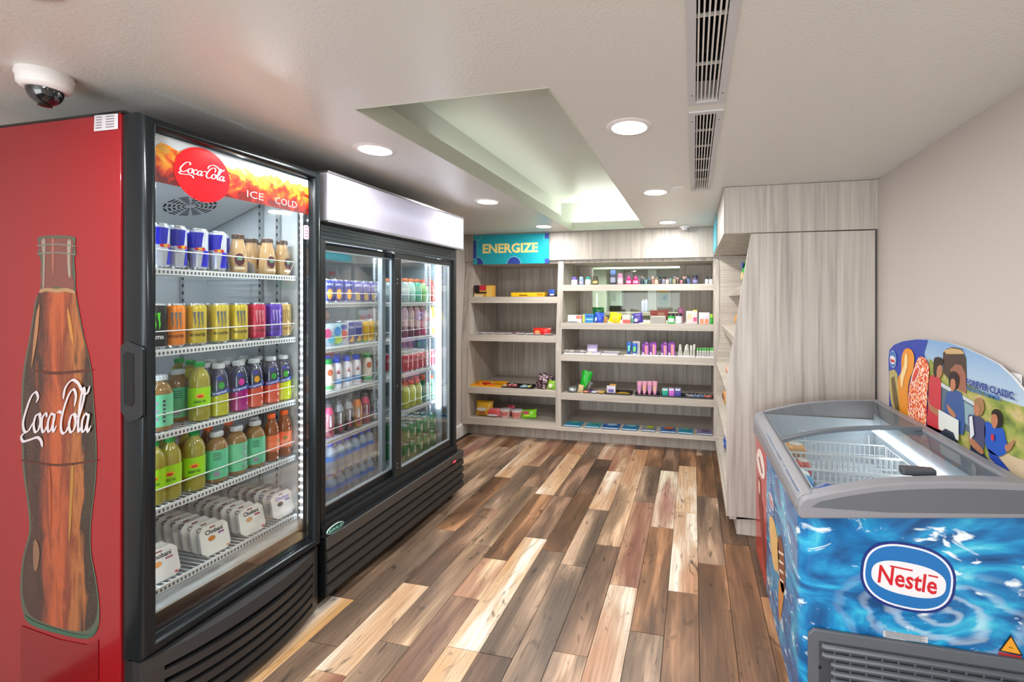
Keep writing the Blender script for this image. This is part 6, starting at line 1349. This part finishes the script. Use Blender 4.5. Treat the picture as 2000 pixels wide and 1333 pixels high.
for k, u in enumerate((1228, 1252)):
    Y = yfront('R1')+.22; b = BM(); prism(b, ell(0, 0, .048-.004*k, .05, 28), 'y', -.003, .003); o = put('shelf_disc', b, C('8a8488' if k == 0 else '8c908a'), '%s grey round disc standing behind the magenta bottles' % ('left, higher' if k == 0 else 'right, lower'), 'disc', GRP['R1'], (xu(u, Y), Y, SL['R1']+(.085 if k == 0 else .055)))
    b = BM(); box(b, -.006, .006, -.004, .006, -(.085 if k == 0 else .055), 0); prt(o, 'stand', b, '77757a')
rq = random.Random(11); pal = ['2a3a4a', '6a8a8a', '34403a', '8a6a5a', 'c8a090', '3a3438', '7a7a88', 'd8a8a0', '50605a', '8a8a6a', '4a3a34', 'a06a70', '2a3030', '5a6a90']
for k in range(14):
    u = 1254+k*7.0; v = 543+(k % 3)*1.5-(3 if k in (5, 13) else 0); Y = yfront('R1')+.0+.012*(k % 2); x = xu(u, Y); h = hgt(v, 'R1', Y, u); b = BM()
    R_ = .021; h *= 1.2; b_ = [(0, 0), (R_, 0), (R_*1.05, .004), (R_*.95, h*.5), (R_*.5, h*.7), (R_*.45, h*.72), (0, h*.72)]; lathe(b, b_, 12)
    o = put('travel_bottle', b, C(pal[k], .25), 'small travel bottle with angled cap, %s of the mixed row on the top shelf' % WORD[k+1], 'bottle', 'small mixed bottles on the top right shelf', (x, Y+.02, SL['R1']+.002), smooth=True)
    o.rotation_euler = (0, rq.uniform(-.12, .12), rq.uniform(0, 3)); b = BM(); box(b, -R_*.8, R_*.5, -R_*.45, R_*.45, h*.72, h); prt(o, 'cap', b, pal[(k*5+3) % 14])
jar('R1', 1352, 1364, 538, '4a4468', '2a2838', 'dark violet bottle right of the mixed row', '8a84b0', flat=.7)
for k, (a, c_) in enumerate(((1377, 1384), (1385, 1392))): jar('R1', a, c_, 541, 'e8e6ea', '2c2c30', '%s of two white bottles with black caps' % ('left', 'right')[k], 'c0bec4', taper=.75)
# ---- second right shelf
carton('R2', 1109, 1136, 616, 'e4dcdc', 'white and red medicine box lying at the left of the second right shelf', (('print', 'e87a68', (.6, 1, .5, .95)), ('print', '4a6080', (.05, .7, .02, .12))), .07)
carton('R2', 1138, 1159, 614, '2a90d0', 'blue and yellow tissue pack on the second right shelf', (('print', 'e8e040', (0, .2, .05, .95)), ('print', 'a0d8e8', (.3, .95, .3, .45)), ('print', '1a60b0', (.3, .95, .6, .9))), .04)
bag('R2', 1160, 1178, 611, '2a50c8', 'bright blue packet on the second right shelf', (('print', 'e0e4f4', -.3, .3, .1, .2),), .03, seed=21, rx=-.1, ry=.12, name='packet', cat='packet')
bag('R2', 1157, 1180, 601, '1f7a3a', 'dark green packet standing behind the blue one', (('print', '2a9a4a', 0, .6, .3, .1),), .04, .16, seed=22, rx=0, name='packet', cat='packet')
carton('R2', 1174, 1186, 620, 'c89048', 'small tan box behind the blue packet', (), .03, .05)
bag('R2', 1188, 1211, 611, 'f0d810', 'bright yellow packet in a clear holder', (('print', 'd8b010', 0, .35, .2, .12),), .04, seed=23, rx=-.1, ry=.2, name='packet', cat='packet')
carton('R2', 1215, 1231, 616, 'e8c8c4', 'pink and red box in the middle of the second right shelf', (('print', 'e05048', (.1, 1, 0, .4)),), .04)
jar('R2', 1232, 1238, 617, '5a9a80', 'a8c8b8', 'small teal bottle between the boxes', None)
bag('R2', 1236, 1257, 612, '4a3a98', 'purple packet with round emblem', (('print', 'd0c8e8', -.15, .3, .18, .18), ('print', '7a6ac0', .1, .8, .25, .1)), .035, seed=24, rx=-.1, ry=-.15, name='packet', cat='packet')
carton('R2', 1258, 1269, 631, 'e8d850', 'tiny yellow box near the middle of the second right shelf', (), .03)
carton('R2', 1270, 1300, 618, 'b0aaa0', 'low grey cardboard display box on the second right shelf', (('print', '9a958e', (.05, .95, .1, .85)),), .08, .02)
b = BM(); Yk = yfront('R2')+.25; x, w = span(1269, 1306, Yk); prism(b, [(-w/2, .12), (w/2, .13), (w/2-.015, .02), (-w/2+.02, .02)], 'y', -.004, .004); box(b, -.02, .02, -.02, .02, 0, .02); o = put('display_holder', b, C('a83a2a'), 'red tilted display holder behind the grey box', 'holder', GRP['R2'], (x, Yk, SL['R2']+.001))
b = BM(); poly(b, [(-.02, -.0055, .04), (.07, -.0055, .04), (.05, -.0055, .1), (-.01, -.0055, .1)]); prt(o, 'print', b, 'c88a6a')
for k, (a, c_, c) in enumerate(((1304, 1318, '28b848'), (1319, 1333, 'd8dce0'))):
    jar('R2', a, c_, 612, c, '3a3034', ('green and white', 'white')[k]+' tub with dark lid on the second right shelf', 'e8e8ec', capf=.28, taper=1, flat=.8, name='tub', cat='tub')
bag('R2', 1324, 1336, 602, 'c070a0', 'pink packet standing behind the white tub', (), .03, .14, seed=25, rx=0, name='packet', cat='packet')
carton('R2', 1340, 1362, 608, 'e4d4d4', 'pale pink box with magenta marks at the right of the second shelf', (('print', 'e03a80', (.65, .95, .2, .5)), ('print', 'e8c8a0', (.1, .5, .35, .8))), .05, top='e0c838')
carton('R2', 1353, 1362, 606, 'e8cc30', 'yellow-topped box behind the pale pink box', (), .04, .07)
carton('R2', 1365, 1386, 611, 'e0dcec', 'white box with orange print at the right of the second shelf', (('print', 'f09060', (.1, .45, 0, .45)), ('print', 'f09060', (.55, .9, 0, .45))), .05, top='d8c030')
jar('R2', 1384, 1393, 614, '3ab040', 'b0d840', 'bright green bottle at the right end of the second shelf', None)
# ---- third right shelf
def wtray(a, c_, label): tray('R3', a, c_, 'e0dce0', label, .014, .14)
wtray(1101, 1141, 'white tray of clear packets at the left of the third right shelf'); wtray(1142, 1172, 'white tray with a violet packet on the third right shelf'); wtray(1174, 1206, 'empty-looking shallow white tray on the third right shelf')
for k, (u, c) in enumerate(((1108, 'a8a49c'), (1118, 'b8b4ac'), (1128, '8a8884'), (1137, 'b4b2b0'))): bar('R3', u, c, 'grey clear packet, %s from the left in the first white tray' % WORD[k+1], .06, .10, .035, .015, .005, .3*(k-1), name='packet', cat='packet')
carton('R3', 1146, 1166, 673, 'a898c0', 'violet packet leaning in the second white tray', (('print', 'd8d0e4', (.1, .9, .3, .55)), ('print', 'd8d098', (0, .3, 0, .15))), .012, .03, -.3, name='packet', cat='packet')
for u, c, l in ((1152, 'c8c4a0', 'cream'), (1168, 'c0bcc4', 'pale')): bar('R3', u, c, l+' packet lying in the second white tray', .05, .08, .02, .01, .005, .2, name='packet', cat='packet')
for k, u in enumerate((1180, 1190, 1199)): bar('R3', u, 'c8c4d0', 'thin grey-white packet, %s from the left in the shallow tray' % WORD[k+1], .045, .1, .01, .015, .005, .05, name='packet', cat='packet')
wtray(1220, 1250, 'white tray of blue tubes'); wtray(1251, 1287, 'white tray with purple packs, left'); wtray(1288, 1321, 'white tray with purple packs, right'); wtray(1322, 1358, 'white tray of wrapped white rolls'); wtray(1359, 1396, 'white tray of green-capped tubes')
tubep('R3', 1224, 1233, 669, '2a60b0', '2a50a0', 'narrow blue and green tube in the white tray', '60c8b0', .01); tubep('R3', 1234, 1245, 672, '2058b8', 'e0e4ec', 'blue tube with green mark in the white tray', '70d060', .0)
carton('R3', 1236, 1250, 667, 'd4d0cc', 'white box behind the blue tubes', (), .04, .05)
for k, (a, c_) in enumerate(((1254, 1267), (1269, 1282), (1291, 1303), (1305, 1318))):
    o = carton('R3', a, c_, 671 if k % 2 else 673, '7a2a9a', 'purple and pink razor pack, %s from the left' % WORD[k+1], (('print', 'e8a078', (.45, .7, .05, .9)), ('print', 'c870c8', (.7, .95, .05, .9)), ('print', 'e8d8e8', (.05, .3, .1, .3))), .03, .01, name='hygiene_pack', cat='pack')
    carton('R3', a+2, c_, 668, '6a2090', 'second-row purple pack behind the %s purple and pink one' % WORD[k+1], (('print', 'c88ad0', (.4, .9, .7, .95)),), .03, .07, name='hygiene_pack', cat='pack')
def roll(u, v, col, label, tip=None, lean=0, w=.022, dy=.02):
    Y = yfront('R3')+dy; h = hgt(v, 'R3', Y, u); b = BM(); lathe(b, [(0, .004), (w*.5, .004), (w*.5, h*.95), (w*.35, h), (0, h)], 10); o = put('wrapped_roll' if not tip else 'lip_tube', b, C(col, .35), label, 'tube', GRP['R3'], (xu(u, Y), Y, SL['R3']+.001), ry=lean, smooth=True)
    if tip: b = BM(); lathe(b, [(w*.52, h*.72), (w*.52, h*.98), (0, h*1.01)], 10); prt(o, 'cap', b, tip, True)
    b = BM(); poly(b, [(-w*.2, -w*.52, h*.2), (w*.2, -w*.52, h*.2), (w*.2, -w*.52, h*.6), (-w*.2, -w*.52, h*.6)]); prt(o, 'print', b, 'a8a8a0')
for k, (u, l) in enumerate(((1326, .12), (1331, -.1), (1336, .2), (1341, .05), (1345, -.12), (1350, .0), (1355, .05))): roll(u, 673+(k % 3), 'd8d8cc', 'white wrapped roll, %s from the left in its tray' % WORD[k+1], None, l)
for k, u in enumerate((1363, 1368, 1373, 1378, 1383, 1388, 1392)): roll(u, 680, 'd8dcd4', 'white tube with green cap, %s from the left' % WORD[k+1], '58c058', .02*(k % 3-1), .02)
# ---- fourth right shelf
b = BM(); lathe(b, [(0, 0), (.05, 0), (.062, .02), (.058, .05), (.05, .052), (.053, .02), (.04, .004), (0, .004)], 20); put('clear_cup', b, CLR, 'clear plastic dome cup at the left of the fourth right shelf', 'cup', GRP['R4'], (xu(1119, 4.46), 4.46, SL['R4']+.001), smooth=True)
bag('R4', 1108, 1124, 758, 'd0d0d4', 'silver-white packet inside the clear cup', (), .03, .02, seed=31, rx=-.2, ry=.2, name='packet', cat='packet')
bag('R4', 1130, 1150, 724, '18b828', 'tall bright green feathery bag on the fourth right shelf', (('print', '40d850', -.1, .7, .12, .2),), .05, .03, seed=32, rx=-.05, ry=.18)
bag('R4', 1127, 1138, 752, 'c8b080', 'tan packet at the foot of the green bag', (), .03, .0, seed=33, rx=-.1, ry=.2, name='packet', cat='packet')
bag('R4', 1138, 1150, 744, '4a4a40', 'dark olive packet leaning on the green bag', (), .03, .02, seed=34, rx=-.1, ry=.5, name='packet', cat='packet')
for k, (u, c, st) in enumerate(((1144, 'e09070', 'f0d8d0'), (1152, '6a4a90', 'c8b8e0'), (1162, 'd8d4e0', 'b0a8c0'), (1170, 'd0b8a8', 'e8e0d8'), (1177, 'd8b058', 'e8d8a0'))): bar('R4', u, c, ('salmon', 'violet', 'white', 'beige', 'gold')[k]+' small packet in the loose pile on the fourth right shelf', .055, .1, .022, .0+.02*(k % 2), .003+.005*(k % 2), .4-.2*k, st, 'packet', 'packet')
tray('R4', 1181, 1233, '241c16', 'dark tray of yellow packs on the fourth right shelf', .016, .13)
carton('R4', 1185, 1202, 754, 'd0c8d8', 'white and violet box standing in the dark tray', (('print', '6a5aa8', (.2, .8, .25, .6)),), .03, .012); carton('R4', 1191, 1203, 751, 'e0a818', 'yellow box behind the white and violet one', (), .03, .05)
bar('R4', 1217, 'c8941c', 'long golden pack lying in the dark tray', .13, .05, .014, .02, .006, 0, 'e8c860', 'packet', 'packet')
tray('R4', 1240, 1288, '241f26', 'dark tray of pink tubes on the fourth right shelf', .016, .13)
for k, (a, c_) in enumerate(((1244, 1253.5), (1254, 1263.5), (1264, 1273.5), (1274, 1284))): tubep('R4', a, c_, 746, 'e09ab8', 'd088b0', 'pink hand cream tube, %s from the left' % WORD[k+1], ('c080b8', 'e8a080', 'b880c0', 'e0a890')[k], .02)
tray('R4', 1290, 1340, '1c2a26', 'dark tray of small coloured boxes on the fourth right shelf', .014, .13)
for k, (a, c_, c) in enumerate(((1293, 1305, '16a088'), (1306, 1317, 'c868d0'), (1318, 1330, '4a48a0'))): carton('R4', a, c_, 759, c, ('teal', 'orchid', 'indigo')[k]+' small box in the dark tray', (('print', 'd8e4e8', (.1, .9, .75, .95)),), .04, .012, top='c8d8dc')
tray('R4', 1341, 1393, '2a2228', 'dark tray of small bottles at the right of the fourth shelf', .014, .13)
for k, (u, c) in enumerate(((1344, 'b8a8b0'), (1351, 'a0a8b8'), (1358, '6a88b0'), (1365, '88a8c8'), (1371, '7090c0'), (1377, 'd87060'), (1384, 'e09080'), (1388, 'b04a48'))): bar('R4', u, c, ('mauve', 'grey', 'steel blue', 'light blue', 'blue', 'coral', 'peach', 'brick red')[k]+' small packet in the right dark tray', .035, .08, .022, .02, .006, .5-.25*(k % 4), 'd8d8e0', 'packet', 'packet')
# ---- magazines / flat packs on the bottom right shelf
for k, (a, c_, col, p, n_) in enumerate(((1099, 1132, '2a9ac0', '50b8a0', 'turquoise with green mark'), (1141, 1170, '3aa8c0', '48a888', 'turquoise with green top'), (1174, 1208, '1a68b8', 'a0d0f0', 'deep blue'), (1213, 1244, '2488b8', '7ac0d8', 'mid blue'), (1252, 1280, '8a98a8', 'c8d030', 'grey with yellow ellipse'), (1289, 1320, '3a70b0', 'd8602a', 'blue with orange ellipse'), (1323, 1353, '2a9ac0', '58a8a0', 'teal-blue'), (1361, 1392, '8a88b0', '7a5a90', 'violet grey'))):
    Y = yfront('R5')-.01; x, w = span(a, c_, Y); h = .19; b = BM(); NX = 6; G = []
    for i in range(NX+1):
        t = i/NX; G.append([(-w/2+w*t, y_, .004+.010*math.sin(math.pi*t)*math.sin(math.pi*min(.95, max(.05, q)))) for q, y_ in ((0, 0), (.33, h/3), (.66, 2*h/3), (1, h))])
    V = [[b.verts.new(p_) for p_ in r] for r in G]
    for i in range(NX):
        for j in range(3): b.faces.new([V[i][j], V[i+1][j], V[i+1][j+1], V[i][j+1]])
    bt_ = [b.verts.new(p_) for p_ in ((-w/2, 0, 0), (w/2, 0, 0), (w/2, h, 0), (-w/2, h, 0))]; b.faces.new(bt_[::-1])
    b.faces.new([V[i][0] for i in range(NX+1)][::-1]+[bt_[0], bt_[1]][::1]) if 0 else None
    o = put('flat_pack', b, C(col, .3), n_+' flat pack lying on the bottom right shelf, %s from the left' % WORD[k+1], 'packet', GRP['R5'], (x, Y, SL['R5']+.001), rz=.03*(k % 3-1), smooth=True)
    b = BM(); poly(b, [(xx, yy, .0162) for xx, yy in ell(w*.05, h*.6, w*.3, h*.22, 16)]); prt(o, 'print', b, p)
    b = BM(); poly(b, [(-w/2+.004, .002, .007), (w/2-.004, .002, .007), (w/2-.006, .016, .0105), (-w/2+.006, .016, .0105)]); prt(o, 'edge_print', b, 'd0e0ec')
# ---- goods on the side unit
def side_item(u, v, z, size, col, name, label, pr=()):
    X = .36 if z > 1 else .25; y = onX(u, v, X).y; b = BM(); bmesh.ops.create_uvsphere(b, u_segments=16, v_segments=10, radius=1)
    for q in b.verts: q.co = Vector(tuple(math.copysign(abs(c)**.7, c)*s for c, s in zip(q.co, size)))
    o = obj(name, b, C(col, .25), smooth=True, loc=(X+size[0], min(y, 4.2), z+size[2]+.002)); tag(o, label, 'snack', 'snacks on the side display unit')
    for n_, c, a, e in pr: b = BM(); prism(b, [(yy, zz) for yy, zz in ell(0, a*size[2], size[1]*.8, size[2]*e, 14)], 'x', -size[0]*1.03, -size[0]*.9); prt(o, n_, b, c)
    b = BM(); box(b, -size[0]*.5, size[0]*.5, -size[1]*.85, size[1]*.85, size[2]*.93, size[2]*1.12); prt(o, 'crimp', b, col)
side_item(1449, 545, 1.565, (.05, .09, .10), '1fa040', 'snack_bag', 'green and blue snack bag on the top side shelf by the slanted panel', (('print', '2038a0', .7, .25), ('print', 'e0c890', -.1, .3)))
side_item(1433, 632, 1.235, (.04, .05, .05), 'd88a30', 'snack_bag', 'small orange snack bag on the second side shelf', (('print', 'e8b060', 0, .4),))
side_item(1418, 715, .88, (.03, .08, .03), 'e0b8a0', 'snack_bag', 'pale peach packet on the third side shelf', (('print', 'd87060', 0, .4),))
side_item(1412, 800, .56, (.03, .07, .06), 'd8a060', 'snack_bag', 'tan snack pack on the fourth side shelf', (('print', '8a5030', 0, .4),))
side_item(1411, 850, .56, (.03, .07, .05), 'c88a70', 'snack_bag', 'brown and red pack on the fourth side shelf', (('print', 'a03a30', 0, .4),))
side_item(1412, 905, .17, (.03, .08, .04), '3a60a8', 'snack_bag', 'blue packet on the lowest side shelf', (('print', 'd8d8e0', 0, .4),))
